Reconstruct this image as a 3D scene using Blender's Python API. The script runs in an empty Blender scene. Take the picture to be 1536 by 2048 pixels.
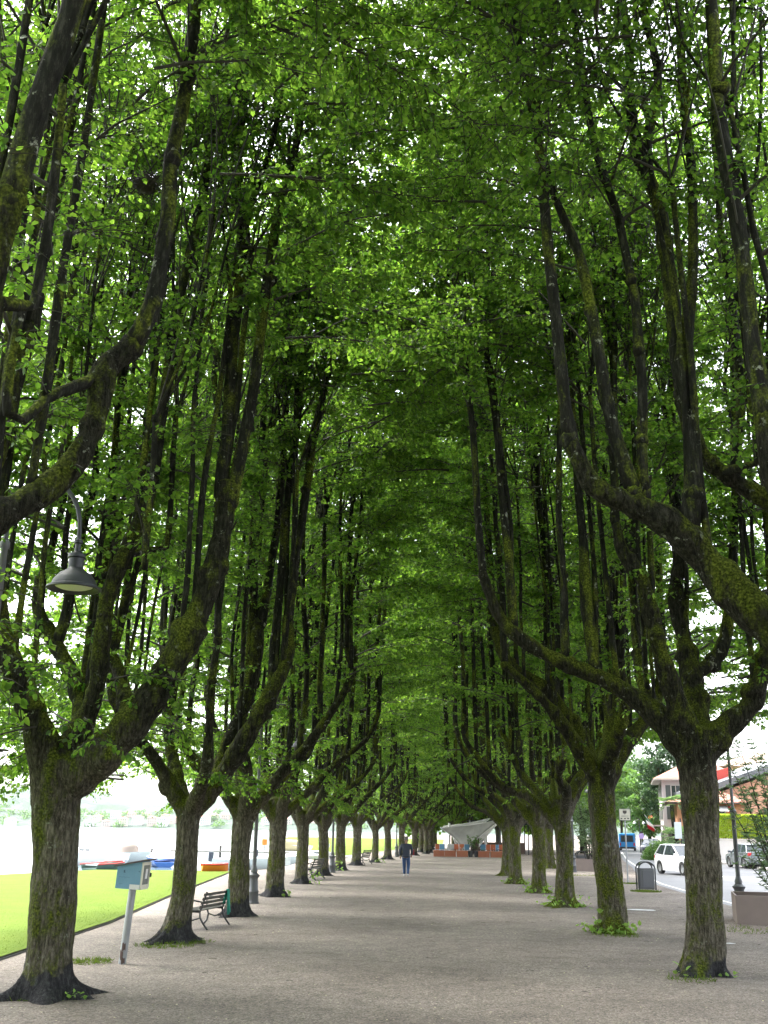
import bpy, math, random
import numpy as np
from mathutils import Vector, Matrix
sc = bpy.context.scene
COL = sc.collection
PI = math.pi

# ------------------------------------------------------------------ camera
F = 2080.0; HOR = 1660.0; VPX = 865.0
PITCH = math.atan((HOR - 1024) / F); YAW = math.atan((VPX - 768) * math.cos(PITCH) / F)
ROLL = 0.016; H = 1.95
fw = np.array([-math.sin(YAW) * math.cos(PITCH), math.cos(YAW) * math.cos(PITCH), math.sin(PITCH)])
rt0 = np.array([math.cos(YAW), math.sin(YAW), 0.0]); up0 = np.cross(rt0, fw)
rt = rt0 * math.cos(ROLL) + up0 * math.sin(ROLL); up = up0 * math.cos(ROLL) - rt0 * math.sin(ROLL)
CP = np.array([0, 0, H])
cam = bpy.data.cameras.new('camera'); co = bpy.data.objects.new('camera', cam); COL.objects.link(co)
M = Matrix.Identity(4)
for i in range(3):
    M[i][0] = rt[i]; M[i][1] = up[i]; M[i][2] = -fw[i]; M[i][3] = CP[i]
co.matrix_world = M
cam.sensor_fit = 'VERTICAL'; cam.sensor_height = 36; cam.sensor_width = 27; cam.lens = 36 * F / 2048
cam.clip_start = 0.05; cam.clip_end = 9000
sc.camera = co

def ray(x, y): return fw + rt * ((x - 768) / F) + up * ((1024 - y) / F)
def gnd(x, y, z=0.0):
    d = ray(x, y); return CP + d * ((z - H) / d[2])
def at(x, y, Y):
    d = ray(x, y); return CP + d * (Y / d[1])

# ------------------------------------------------------------------ world, sun, exposure
w = bpy.data.worlds.new('World'); sc.world = w; w.use_nodes = True
nt = w.node_tree; nt.nodes.clear()
SUN_EL, SUN_AZ = math.radians(58), math.radians(-60)   # az: angle from +Y toward +X
sky = nt.nodes.new('ShaderNodeTexSky'); sky.sky_type = 'NISHITA'; sky.sun_disc = False
sky.sun_elevation = SUN_EL; sky.sun_rotation = SUN_AZ; sky.air_density = 1.0; sky.dust_density = 4.0; sky.ozone_density = 1.0
hs = nt.nodes.new('ShaderNodeHueSaturation'); hs.inputs['Saturation'].default_value = 0.28
bg = nt.nodes.new('ShaderNodeBackground'); bg.inputs['Strength'].default_value = 0.15
wo = nt.nodes.new('ShaderNodeOutputWorld')
nt.links.new(sky.outputs[0], hs.inputs['Color']); nt.links.new(hs.outputs[0], bg.inputs[0]); nt.links.new(bg.outputs[0], wo.inputs[0])
sl = bpy.data.lights.new('sun', 'SUN'); sl.energy = 1.5; sl.angle = math.radians(25); sl.color = (1, 0.97, 0.92)
so = bpy.data.objects.new('sun', sl); COL.objects.link(so)
sd = Vector((math.sin(SUN_AZ) * math.cos(SUN_EL), math.cos(SUN_AZ) * math.cos(SUN_EL), math.sin(SUN_EL)))
so.rotation_euler = sd.to_track_quat('Z', 'Y').to_euler()
sc.view_settings.view_transform = 'Standard'; sc.view_settings.look = 'None'
sc.view_settings.gamma = 1; sc.view_settings.use_curve_mapping = False
sc.view_settings.exposure = 2.85
cy = sc.cycles
cy.max_bounces = 7; cy.diffuse_bounces = 4; cy.glossy_bounces = 3; cy.transmission_bounces = 5; cy.transparent_max_bounces = 6
cy.caustics_reflective = False; cy.caustics_refractive = False
cy.use_denoising = True
cy.sample_clamp_indirect = 6

# ------------------------------------------------------------------ materials
def mat(name, col=(.5, .5, .5), rough=.6, metal=0, bump=None, vary=None, spec=.5, emit=None):
    """bump=(scale,strength,distance)  vary=(scale, other colour, contrast)"""
    m = bpy.data.materials.new(name); m.use_nodes = True; n = m.node_tree; p = n.nodes['Principled BSDF']
    p.inputs['Base Color'].default_value = (*col, 1); p.inputs['Roughness'].default_value = rough
    p.inputs['Metallic'].default_value = metal; p.inputs['Specular IOR Level'].default_value = spec
    tc = n.nodes.new('ShaderNodeTexCoord')
    if vary:
        s, c2, k = vary
        t = n.nodes.new('ShaderNodeTexNoise'); t.inputs['Scale'].default_value = s; t.inputs['Detail'].default_value = 6
        r = n.nodes.new('ShaderNodeValToRGB'); r.color_ramp.elements[0].position = .5 - k; r.color_ramp.elements[1].position = .5 + k
        r.color_ramp.elements[0].color = (*col, 1); r.color_ramp.elements[1].color = (*c2, 1)
        n.links.new(tc.outputs['Object'], t.inputs['Vector']); n.links.new(t.outputs[0], r.inputs[0]); n.links.new(r.outputs[0], p.inputs['Base Color'])
    if bump:
        s, st, d = bump
        t = n.nodes.new('ShaderNodeTexNoise'); t.inputs['Scale'].default_value = s; t.inputs['Detail'].default_value = 5
        b = n.nodes.new('ShaderNodeBump'); b.inputs['Strength'].default_value = st; b.inputs['Distance'].default_value = d
        n.links.new(tc.outputs['Object'], t.inputs['Vector']); n.links.new(t.outputs[0], b.inputs['Height']); n.links.new(b.outputs[0], p.inputs['Normal'])
    if emit:
        p.inputs['Emission Color'].default_value = (*emit[0], 1); p.inputs['Emission Strength'].default_value = emit[1]
    return m

def N(n, typ, **kw):
    o = n.nodes.new(typ)
    for k, v in kw.items():
        if k.startswith('_'): setattr(o, k[1:], v)
        else: o.inputs[k.replace('__', ' ')].default_value = v
    return o

def ramp(n, src, stops):
    r = n.nodes.new('ShaderNodeValToRGB'); cr = r.color_ramp
    cr.elements[0].position = stops[0][0]; cr.elements[0].color = (*stops[0][1], 1)
    cr.elements[1].position = stops[-1][0]; cr.elements[1].color = (*stops[-1][1], 1)
    for p, c in stops[1:-1]:
        e = cr.elements.new(p); e.color = (*c, 1)
    n.links.new(src, r.inputs[0]); return r.outputs[0]

def mixc(n, fac, a, b):
    m = n.nodes.new('ShaderNodeMix'); m.data_type = 'RGBA'
    for k, v in (('Factor', fac), ('A', a), ('B', b)):
        s = m.inputs[0] if k == 'Factor' else m.inputs[6 if k == 'A' else 7]
        if isinstance(v, (int, float)): s.default_value = v
        elif isinstance(v, tuple): s.default_value = (*v, 1)
        else: n.links.new(v, s)
    return m.outputs[2]

def bark_material(name, moss=.5, smooth=False, basal=True):
    m = bpy.data.materials.new(name); m.use_nodes = True; n = m.node_tree; p = n.nodes['Principled BSDF']; L = n.links.new
    tc = n.nodes.new('ShaderNodeTexCoord'); sep = n.nodes.new('ShaderNodeSeparateXYZ'); L(tc.outputs['Object'], sep.inputs[0])
    mp = n.nodes.new('ShaderNodeMapping'); mp.inputs['Scale'].default_value = (1, 1, .22); L(tc.outputs['Object'], mp.inputs[0])
    fine = N(n, 'ShaderNodeTexNoise', Scale=30.0 if not smooth else 20.0, Detail=9.0, Roughness=.78); L(mp.outputs[0], fine.inputs['Vector'])
    ridg = N(n, 'ShaderNodeTexVoronoi', Scale=22.0, _feature='DISTANCE_TO_EDGE')
    wob = N(n, 'ShaderNodeTexNoise', Scale=5.0, Detail=4.0); L(tc.outputs['Object'], wob.inputs['Vector'])
    add = n.nodes.new('ShaderNodeMixRGB'); add.blend_type = 'ADD'; add.inputs[0].default_value = .25; L(mp.outputs[0], add.inputs[1]); L(wob.outputs[1], add.inputs[2]); L(add.outputs[0], ridg.inputs['Vector'])
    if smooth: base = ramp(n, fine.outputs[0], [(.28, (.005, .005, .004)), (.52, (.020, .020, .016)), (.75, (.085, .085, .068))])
    else: base = ramp(n, fine.outputs[0], [(.30, (.011, .010, .008)), (.47, (.088, .080, .060)), (.70, (.33, .30, .235))])
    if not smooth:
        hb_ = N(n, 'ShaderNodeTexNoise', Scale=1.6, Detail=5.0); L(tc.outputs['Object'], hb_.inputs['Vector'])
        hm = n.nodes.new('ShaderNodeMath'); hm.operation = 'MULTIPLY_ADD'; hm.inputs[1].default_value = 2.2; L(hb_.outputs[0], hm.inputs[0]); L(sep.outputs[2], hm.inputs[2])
        limb_shade = n.nodes.new('ShaderNodeMapRange'); limb_shade.inputs[1].default_value = 3.0; limb_shade.inputs[2].default_value = 4.4; L(hm.outputs[0], limb_shade.inputs[0])  # canopy shade on the upper limbs, put into the bark colour by height
        mu_ = n.nodes.new('ShaderNodeMixRGB'); mu_.blend_type = 'MULTIPLY'; L(limb_shade.outputs[0], mu_.inputs[0]); L(base, mu_.inputs[1]); mu_.inputs[2].default_value = (.24, .26, .24, 1); base = mu_.outputs[0]
    # lichen
    li = N(n, 'ShaderNodeTexNoise', Scale=9.0, Detail=6.0, Roughness=.65); L(tc.outputs['Object'], li.inputs['Vector'])
    lic = ramp(n, li.outputs[0], [(.62, (0, 0, 0)), (.68, (1, 1, 1))])
    base = mixc(n, lic, base, (.27, .29, .23))
    # moss in large streaky patches
    mp2 = n.nodes.new('ShaderNodeMapping'); mp2.inputs['Scale'].default_value = (1, 1, .4); mp2.inputs['Location'].default_value = (3.1, 1.7, .3); L(tc.outputs['Object'], mp2.inputs[0])
    mn = N(n, 'ShaderNodeTexNoise', Scale=2.6, Detail=9.0, Roughness=.72); L(mp2.outputs[0], mn.inputs['Vector'])
    geo = n.nodes.new('ShaderNodeNewGeometry'); ns = n.nodes.new('ShaderNodeSeparateXYZ'); L(geo.outputs['Normal'], ns.inputs[0])
    ma = n.nodes.new('ShaderNodeMath'); ma.operation = 'MULTIPLY_ADD'; ma.inputs[1].default_value = .13; L(ns.outputs[2], ma.inputs[0]); L(mn.outputs[0], ma.inputs[2])
    t = .64 - .26 * moss
    mf = ramp(n, ma.outputs[0], [(t - .05, (0, 0, 0)), (t + .06, (1, 1, 1))])
    mc = N(n, 'ShaderNodeTexNoise', Scale=40.0, Detail=4.0); L(tc.outputs['Object'], mc.inputs['Vector'])
    mcol = ramp(n, mc.outputs[0], [(.3, (.015, .024, .004)), (.50, (.078, .100, .012)), (.72, (.20, .235, .035))])
    base = mixc(n, mf, base, mcol)
    if basal:   # dark weathered base of the bole, ragged top edge
        bn = N(n, 'ShaderNodeTexNoise', Scale=3.0, Detail=5.0); L(tc.outputs['Object'], bn.inputs['Vector'])
        bm = n.nodes.new('ShaderNodeMath'); bm.operation = 'MULTIPLY_ADD'; bm.inputs[1].default_value = 1.5 * float(basal); L(bn.outputs[0], bm.inputs[0])
        ng = n.nodes.new('ShaderNodeMath'); ng.operation = 'MULTIPLY'; ng.inputs[1].default_value = -1.0; L(sep.outputs[2], ng.inputs[0]); L(ng.outputs[0], bm.inputs[2])
        bf = ramp(n, bm.outputs[0], [(.36, (0, 0, 0)), (.46, (1, 1, 1))])
        dk = n.nodes.new('ShaderNodeMixRGB'); dk.blend_type = 'MULTIPLY'; dk.inputs[0].default_value = 1.0; L(ramp(n, fine.outputs[0], [(.3, (.012, .012, .013)), (.5, (.045, .045, .048)), (.72, (.13, .13, .13))]), dk.inputs[1]); dk.inputs[2].default_value = (1, 1, 1, 1)
        base = mixc(n, bf, base, dk.outputs[0])
    L(base, p.inputs['Base Color']); p.inputs['Roughness'].default_value = .9; p.inputs['Specular IOR Level'].default_value = .08
    h = n.nodes.new('ShaderNodeMath'); h.operation = 'MULTIPLY_ADD'; L(ridg.outputs[0], h.inputs[0]); h.inputs[1].default_value = 1.2 if not smooth else .1; L(fine.outputs[0], h.inputs[2])
    h2 = n.nodes.new('ShaderNodeMath'); h2.operation = 'MULTIPLY_ADD'; L(mf, h2.inputs[0]); h2.inputs[1].default_value = .35; L(h.outputs[0], h2.inputs[2])
    b = n.nodes.new('ShaderNodeBump'); b.inputs['Strength'].default_value = 1.0; b.inputs['Distance'].default_value = .05 if not smooth else .012
    L(h2.outputs[0], b.inputs['Height']); L(b.outputs[0], p.inputs['Normal'])
    return m

def leaf_material(name, c1, c2, t1, t2, trans=.55, rough=.45):
    m = bpy.data.materials.new(name); m.use_nodes = True; n = m.node_tree; L = n.links.new
    p = n.nodes['Principled BSDF']; out = n.nodes['Material Output']
    g = n.nodes.new('ShaderNodeNewGeometry')
    L(ramp(n, g.outputs['Random Per Island'], [(0, c1), (1, c2)]), p.inputs['Base Color'])
    p.inputs['Roughness'].default_value = rough; p.inputs['Specular IOR Level'].default_value = .35
    t = n.nodes.new('ShaderNodeBsdfTranslucent'); L(ramp(n, g.outputs['Random Per Island'], [(0, t1), (1, t2)]), t.inputs[0])
    mx = n.nodes.new('ShaderNodeMixShader'); mx.inputs[0].default_value = trans
    L(p.outputs[0], mx.inputs[1]); L(t.outputs[0], mx.inputs[2]); L(mx.outputs[0], out.inputs[0])
    return m

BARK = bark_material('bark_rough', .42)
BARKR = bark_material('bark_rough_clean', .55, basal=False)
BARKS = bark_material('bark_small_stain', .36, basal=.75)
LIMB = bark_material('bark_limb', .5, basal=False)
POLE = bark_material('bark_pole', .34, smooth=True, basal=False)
TWIG = mat('twig_bark', (.035, .032, .022), .8)
LEAF = leaf_material('lime_leaf', (.020, .052, .011), (.055, .115, .022), (.085, .22, .018), (.36, .60, .06), .63)
SPROUT = leaf_material('sprout_leaf', (.12, .24, .04), (.2, .34, .07), (.3, .5, .06), (.4, .6, .1), .4)
BUSH = leaf_material('bush_leaf', (.05, .11, .03), (.09, .17, .045), (.12, .26, .04), (.2, .36, .07), .4)
HEDGE = leaf_material('hedge_leaf', (.26, .38, .02), (.42, .54, .04), (.4, .56, .04), (.55, .66, .07), .4)
OLEAN = leaf_material('oleander_leaf', (.13, .22, .12), (.27, .36, .2), (.16, .3, .08), (.26, .4, .12), .35, .35)
GRASS = leaf_material('grass_blade', (.08, .135, .012), (.12, .17, .02), (.10, .18, .012), (.15, .22, .02), .35, .7)

# ------------------------------------------------------------------ mesh helpers
def tag(o, label=None, cat=None, group=None, kind=None):
    if label: o['label'] = label
    if cat: o['category'] = cat
    if group: o['group'] = group
    if kind: o['kind'] = kind
    return o

def empty(name, loc, rz=0, label=None, cat=None, group=None):
    o = bpy.data.objects.new(name, None); COL.objects.link(o); o.empty_display_size = .2
    o.location = [float(v) for v in loc]; o.rotation_euler = (0, 0, rz)
    return tag(o, label, cat, group)

def link(name, me, parent=None):
    o = bpy.data.objects.new(name, me); COL.objects.link(o)
    if parent: o.parent = parent
    return o

def dup(root, loc, rz=0, label=None, group=None, scale=None):
    r = root.copy(); COL.objects.link(r); r.location = [float(v) for v in loc]; r.rotation_euler = (0, 0, rz)
    if scale: r.scale = (scale, scale, scale) if isinstance(scale, (int, float)) else scale
    if label: r['label'] = label
    if group: r['group'] = group
    for ch in list(root.children):
        c = ch.copy(); COL.objects.link(c); c.parent = r
        for g in ch.children:
            d = g.copy(); COL.objects.link(d); d.parent = c
    return r

def np_mesh(name, V, Q, mats, smooth=True, midx=None):
    """V (n,3) Q (m,4) quads (a -1 in the last column marks a triangle)"""
    me = bpy.data.meshes.new(name); V = np.asarray(V, dtype=np.float32); Q = np.asarray(Q, dtype=np.int32)
    k = Q.shape[1]
    me.vertices.add(len(V)); me.vertices.foreach_set('co', V.ravel())
    if k == 4 and (Q[:, 3] < 0).any():
        ln = np.where(Q[:, 3] < 0, 3, 4).astype(np.int32); fl = Q.ravel(); fl = fl[fl >= 0]
    else: ln = np.full(len(Q), k, np.int32); fl = Q.ravel()
    st = np.concatenate([[0], np.cumsum(ln)[:-1]]).astype(np.int32)
    me.loops.add(len(fl)); me.loops.foreach_set('vertex_index', fl)
    me.polygons.add(len(Q)); me.polygons.foreach_set('loop_start', st); me.polygons.foreach_set('loop_total', ln)
    if smooth: me.polygons.foreach_set('use_smooth', np.ones(len(Q), bool))
    for m in (mats if isinstance(mats, (list, tuple)) else [mats]): me.materials.append(m)
    if midx is not None: me.polygons.foreach_set('material_index', np.asarray(midx, np.int32))
    me.update(calc_edges=True); return me

def nrm(v):
    v = np.asarray(v, float); return v / (np.linalg.norm(v, axis=-1, keepdims=True) + 1e-9)

def smooth_path(P, R, step):
    """Catmull-Rom through P with radii R, resampled about every step metres"""
    P = np.asarray(P, float); R = np.asarray(R, float)
    if len(P) < 3:
        n = max(2, int(np.linalg.norm(P[-1] - P[0]) / step) + 1); t = np.linspace(0, 1, n)[:, None]
        return P[0] * (1 - t) + P[-1] * t, R[0] * (1 - t[:, 0]) + R[-1] * t[:, 0]
    Q = np.vstack([2 * P[0] - P[1], P, 2 * P[-1] - P[-2]]); op = []; orr = []
    for i in range(1, len(Q) - 2):
        a, b, c, d = Q[i - 1], Q[i], Q[i + 1], Q[i + 2]
        n = max(1, int(np.linalg.norm(c - b) / step + .5))
        for k in range(n):
            t = k / n
            op.append(.5 * ((2 * b) + (c - a) * t + (2 * a - 5 * b + 4 * c - d) * t * t + (3 * b - a - 3 * c + d) * t ** 3))
            orr.append(R[i - 1] * (1 - t) + R[i] * t)
    op.append(P[-1]); orr.append(R[-1]); return np.array(op), np.array(orr)

class MB:
    def __init__(s): s.v = []; s.f = []; s.n = 0; s.m = []
    def add(s, V, Fc, mi=0):
        V = np.asarray(V, float).reshape(-1, 3); s.v.append(V)
        for f in Fc: s.f.append(tuple(i + s.n for i in f)); s.m.append(mi)
        s.n += len(V); return s
    def box(s, c, d, rz=0, rx=0, ry=0, mi=0, taper=1.0):
        x, y, z = d[0] / 2, d[1] / 2, d[2] / 2; t = taper
        V = np.array([(-x, -y, -z), (x, -y, -z), (x, y, -z), (-x, y, -z), (-x * t, -y * t, z), (x * t, -y * t, z), (x * t, y * t, z), (-x * t, y * t, z)])
        R = np.array((Matrix.Rotation(rz, 3, 'Z') @ Matrix.Rotation(ry, 3, 'Y') @ Matrix.Rotation(rx, 3, 'X')))
        return s.add(V @ R.T + np.array(c), [(0, 3, 2, 1), (4, 5, 6, 7), (0, 1, 5, 4), (1, 2, 6, 5), (2, 3, 7, 6), (3, 0, 4, 7)], mi)
    def tube(s, P, R, n=8, cap=True, mi=0, lump=0, rng=None):
        P = np.asarray(P, float); m = len(P); R = np.full(m, R) if np.isscalar(R) else np.asarray(R, float)
        T = nrm(np.gradient(P, axis=0)); u = np.cross(T[0], (0, 1, 0) if abs(T[0][1]) < .9 else (1, 0, 0)); u = u / np.linalg.norm(u)
        a = np.arange(n) * 2 * PI / n; ca, sa = np.cos(a)[:, None], np.sin(a)[:, None]; V = []
        for i in range(m):
            u = u - T[i] * np.dot(u, T[i]); u /= np.linalg.norm(u) + 1e-9; w_ = np.cross(T[i], u)
            rr = R[i]
            if lump and rng is not None: rr = R[i] * (1 + lump * (rng.random((n, 1)) - .5))
            V.append(P[i] + (ca * u + sa * w_) * rr)
        Fc = [(i * n + j, i * n + (j + 1) % n, (i + 1) * n + (j + 1) % n, (i + 1) * n + j) for i in range(m - 1) for j in range(n)]
        if cap: Fc += [tuple(range(n))[::-1], tuple((m - 1) * n + j for j in range(n))]
        return s.add(np.vstack(V), Fc, mi)
    def lathe(s, prof, c=(0, 0, 0), n=16, mi=0, cap=True):
        V = [(c[0] + r * math.cos(a * 2 * PI / n), c[1] + r * math.sin(a * 2 * PI / n), c[2] + z) for r, z in prof for a in range(n)]
        Fc = [(i * n + j, i * n + (j + 1) % n, (i + 1) * n + (j + 1) % n, (i + 1) * n + j) for i in range(len(prof) - 1) for j in range(n)]
        if cap: Fc += [tuple(range(n))[::-1], tuple((len(prof) - 1) * n + j for j in range(n))]
        return s.add(V, Fc, mi)
    def poly(s, pts, z=None, mi=0):
        V = [(p[0], p[1], z if z is not None else p[2]) for p in pts]
        return s.add(V, [tuple(range(len(V)))], mi)
    def prism(s, pts, ax, a, b, mi=0):
        """extrude a 2D outline along axis ax from a to b"""
        def P(p, t): q = list(p); q.insert(ax, t); return q
        n = len(pts); V = [P(p, a) for p in pts] + [P(p, b) for p in pts]
        return s.add(V, [tuple(range(n)), tuple(range(2 * n - 1, n - 1, -1))] + [(i, i + n, (i + 1) % n + n, (i + 1) % n) for i in range(n)], mi)
    def mesh(s, name, mats, smooth=False):
        me = bpy.data.meshes.new(name); V = np.vstack(s.v); me.from_pydata(V.tolist(), [], s.f)
        for m in (mats if isinstance(mats, (list, tuple)) else [mats]): me.materials.append(m)
        if any(s.m): me.polygons.foreach_set('material_index', s.m)
        if smooth: me.polygons.foreach_set('use_smooth', [True] * len(s.f))
        me.update(); return me
    def build(s, name, mats, parent=None, smooth=False, bevel=0, fix=True):
        me = s.mesh(name, mats, smooth)
        if fix:
            import bmesh
            b = bmesh.new(); b.from_mesh(me); bmesh.ops.recalc_face_normals(b, faces=b.faces); b.to_mesh(me); b.free()
        o = link(name, me, parent)
        if bevel:
            md = o.modifiers.new('bevel', 'BEVEL'); md.width = bevel; md.segments = 2; md.limit_method = 'ANGLE'
        if smooth and len(s.f) < 20000:
            md = o.modifiers.new('es', 'EDGE_SPLIT'); md.split_angle = math.radians(40)
        return o

LT = np.array([(0, 0, 0), (.40, .22, .07), (.36, .66, .05), (0, 1.08, -.06), (-.36, .66, .05), (-.40, .22, .07)])
def leaves(name, O, A, Nn, S, mt, thin=1.0):
    A = nrm(A); Nn = Nn - A * (A * Nn).sum(1)[:, None]; Nn = nrm(Nn); B = np.cross(A, Nn)
    S = S[:, None, None]
    V = O[:, None, :] + S * (LT[None, :, 0:1] * thin * B[:, None, :] + LT[None, :, 1:2] * A[:, None, :] + LT[None, :, 2:3] * Nn[:, None, :])
    n = len(O); base = (np.arange(n) * 6)[:, None]
    Q = np.concatenate([base + np.array([[0, 1, 2, 3]]), base + np.array([[0, 3, 4, 5]])], 1).reshape(-1, 4)
    return np_mesh(name, V.reshape(-1, 3), Q, mt, smooth=False)

def sprays(rg, P, D, Ls, k, size=.1, droop=.3, hang=.75):
    """leafy twigs: returns leaf arrays and twig polylines"""
    n = len(P); D = nrm(D)
    t = np.sort(rg.random((n, k)) * .92 + .08, axis=1)[:, :, None]; L = Ls[:, None, None]
    O = P[:, None, :] + D[:, None, :] * L * t; O[:, :, 2] -= (droop * L * t * t)[:, :, 0]
    side = nrm(np.cross(D, (0, 0, 1.0)))[:, None, :] * np.where(np.arange(k) % 2 == 0, 1, -1)[None, :, None]
    A = D[:, None, :] * .45 + side * .6 + rg.normal(0, .3, (n, k, 3)); A[:, :, 2] -= hang * rg.random((n, k)) * 1.6
    O = O + nrm(A) * .03
    Nn = rg.normal(0, .45, (n, k, 3)); Nn[:, :, 2] += .9
    S = size * (.45 + .75 * rg.random((n, k)))
    ti = np.array([0, .5, 1.0])[None, :, None]
    Tw = P[:, None, :] + D[:, None, :] * L * ti; Tw[:, :, 2] -= (droop * L * ti * ti)[:, :, 0]
    return O.reshape(-1, 3), A.reshape(-1, 3), Nn.reshape(-1, 3), S.ravel(), Tw

def twig_arrays(Tw, r0=.006, r1=.003):
    """three sided prisms along many short polylines (n,m,3)"""
    n, m, _ = Tw.shape; D = nrm(Tw[:, -1] - Tw[:, 0]); u = nrm(np.cross(D, (.3, .2, 1.0))); w_ = np.cross(D, u)
    a = np.arange(3) * 2 * PI / 3; ring = np.cos(a)[None, :, None] * u[:, None, :] + np.sin(a)[None, :, None] * w_[:, None, :]
    R = np.linspace(r0, r1, m)
    V = Tw[:, :, None, :] + ring[:, None, :, :] * R[None, :, None, None]
    base = (np.arange(n) * m * 3)[:, None]; q = []
    for i in range(m - 1):
        for j in range(3): q.append([i * 3 + j, i * 3 + (j + 1) % 3, (i + 1) * 3 + (j + 1) % 3, (i + 1) * 3 + j])
    Q = (base[:, :, None] + np.array(q)[None]).reshape(-1, 4)
    return V.reshape(-1, 3), Q

# ------------------------------------------------------------------ trees
def trunk_mesh(rg, path, rad, flare=1.0, n=40, lobes=6, rough=1.0):
    P, R = smooth_path(path, rad, .045); m = len(P); a = np.arange(n) * 2 * PI / n; ph = rg.random(8) * 6.28
    z = P[:, 2][:, None]; A = a[None, :]
    fl = np.exp(-np.clip(z, 0, 9) / .2)
    lob = .5 + .5 * np.cos(lobes * A + ph[0] + .8 * np.sin(2 * A + ph[1])); lob = lob ** 2.2 * (.8 + .4 * np.cos(2 * A + ph[6])) + .16 * (.5 + .5 * np.cos(13 * A + ph[7] + 2 * np.sin(3 * A)))
    rr = R[:, None] * (1 + flare * fl * (.24 + 1.7 * lob * np.exp(-np.clip(z, 0, 9) / .2)) + .05 * np.cos(3 * A + ph[2] + z * .8) + .04 * np.cos(7 * A + ph[3] + 1.5 * z) * (1 + fl))
    rr *= 1 + rough * (.025 * np.sin(11 * A + ph[4] + 3 * np.sin(z * 2.1)) + .03 * np.sin(z * 6 + 2 * A + ph[5]) + .022 * rg.normal(0, 1, (m, n)))
    V = np.zeros((m, n, 3)); V[:, :, 0] = P[:, 0][:, None] + rr * np.cos(A); V[:, :, 1] = P[:, 1][:, None] + rr * np.sin(A); V[:, :, 2] = z
    idx = np.arange(m * n).reshape(m, n); q = np.stack([idx[:-1], np.roll(idx[:-1], -1, 1), np.roll(idx[1:], -1, 1), idx[1:]], -1).reshape(-1, 4)
    top = np.array([P[-1] + (0, 0, .12), P[0]]); V = np.vstack([V.reshape(-1, 3), top]); ti = len(V) - 2
    cap = np.array([[idx[-1, j], idx[-1, (j + 1) % n], ti, -1] for j in range(n)])
    cap2 = np.array([[idx[0, (j + 1) % n], idx[0, j], ti + 1, -1] for j in range(n)])
    return V, np.vstack([q, cap, cap2])

def wob(rg, n, a):
    i = np.arange(n)[:, None]; ph = rg.random((1, 3)) * 6.28; f = rg.uniform(.2, .5, (1, 3)); w_ = a * (np.sin(i * f + ph) + .5 * np.sin(i * f * 2.3 + ph * 2)); w_ -= w_[0]; w_[:, 2] = 0; return w_

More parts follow.
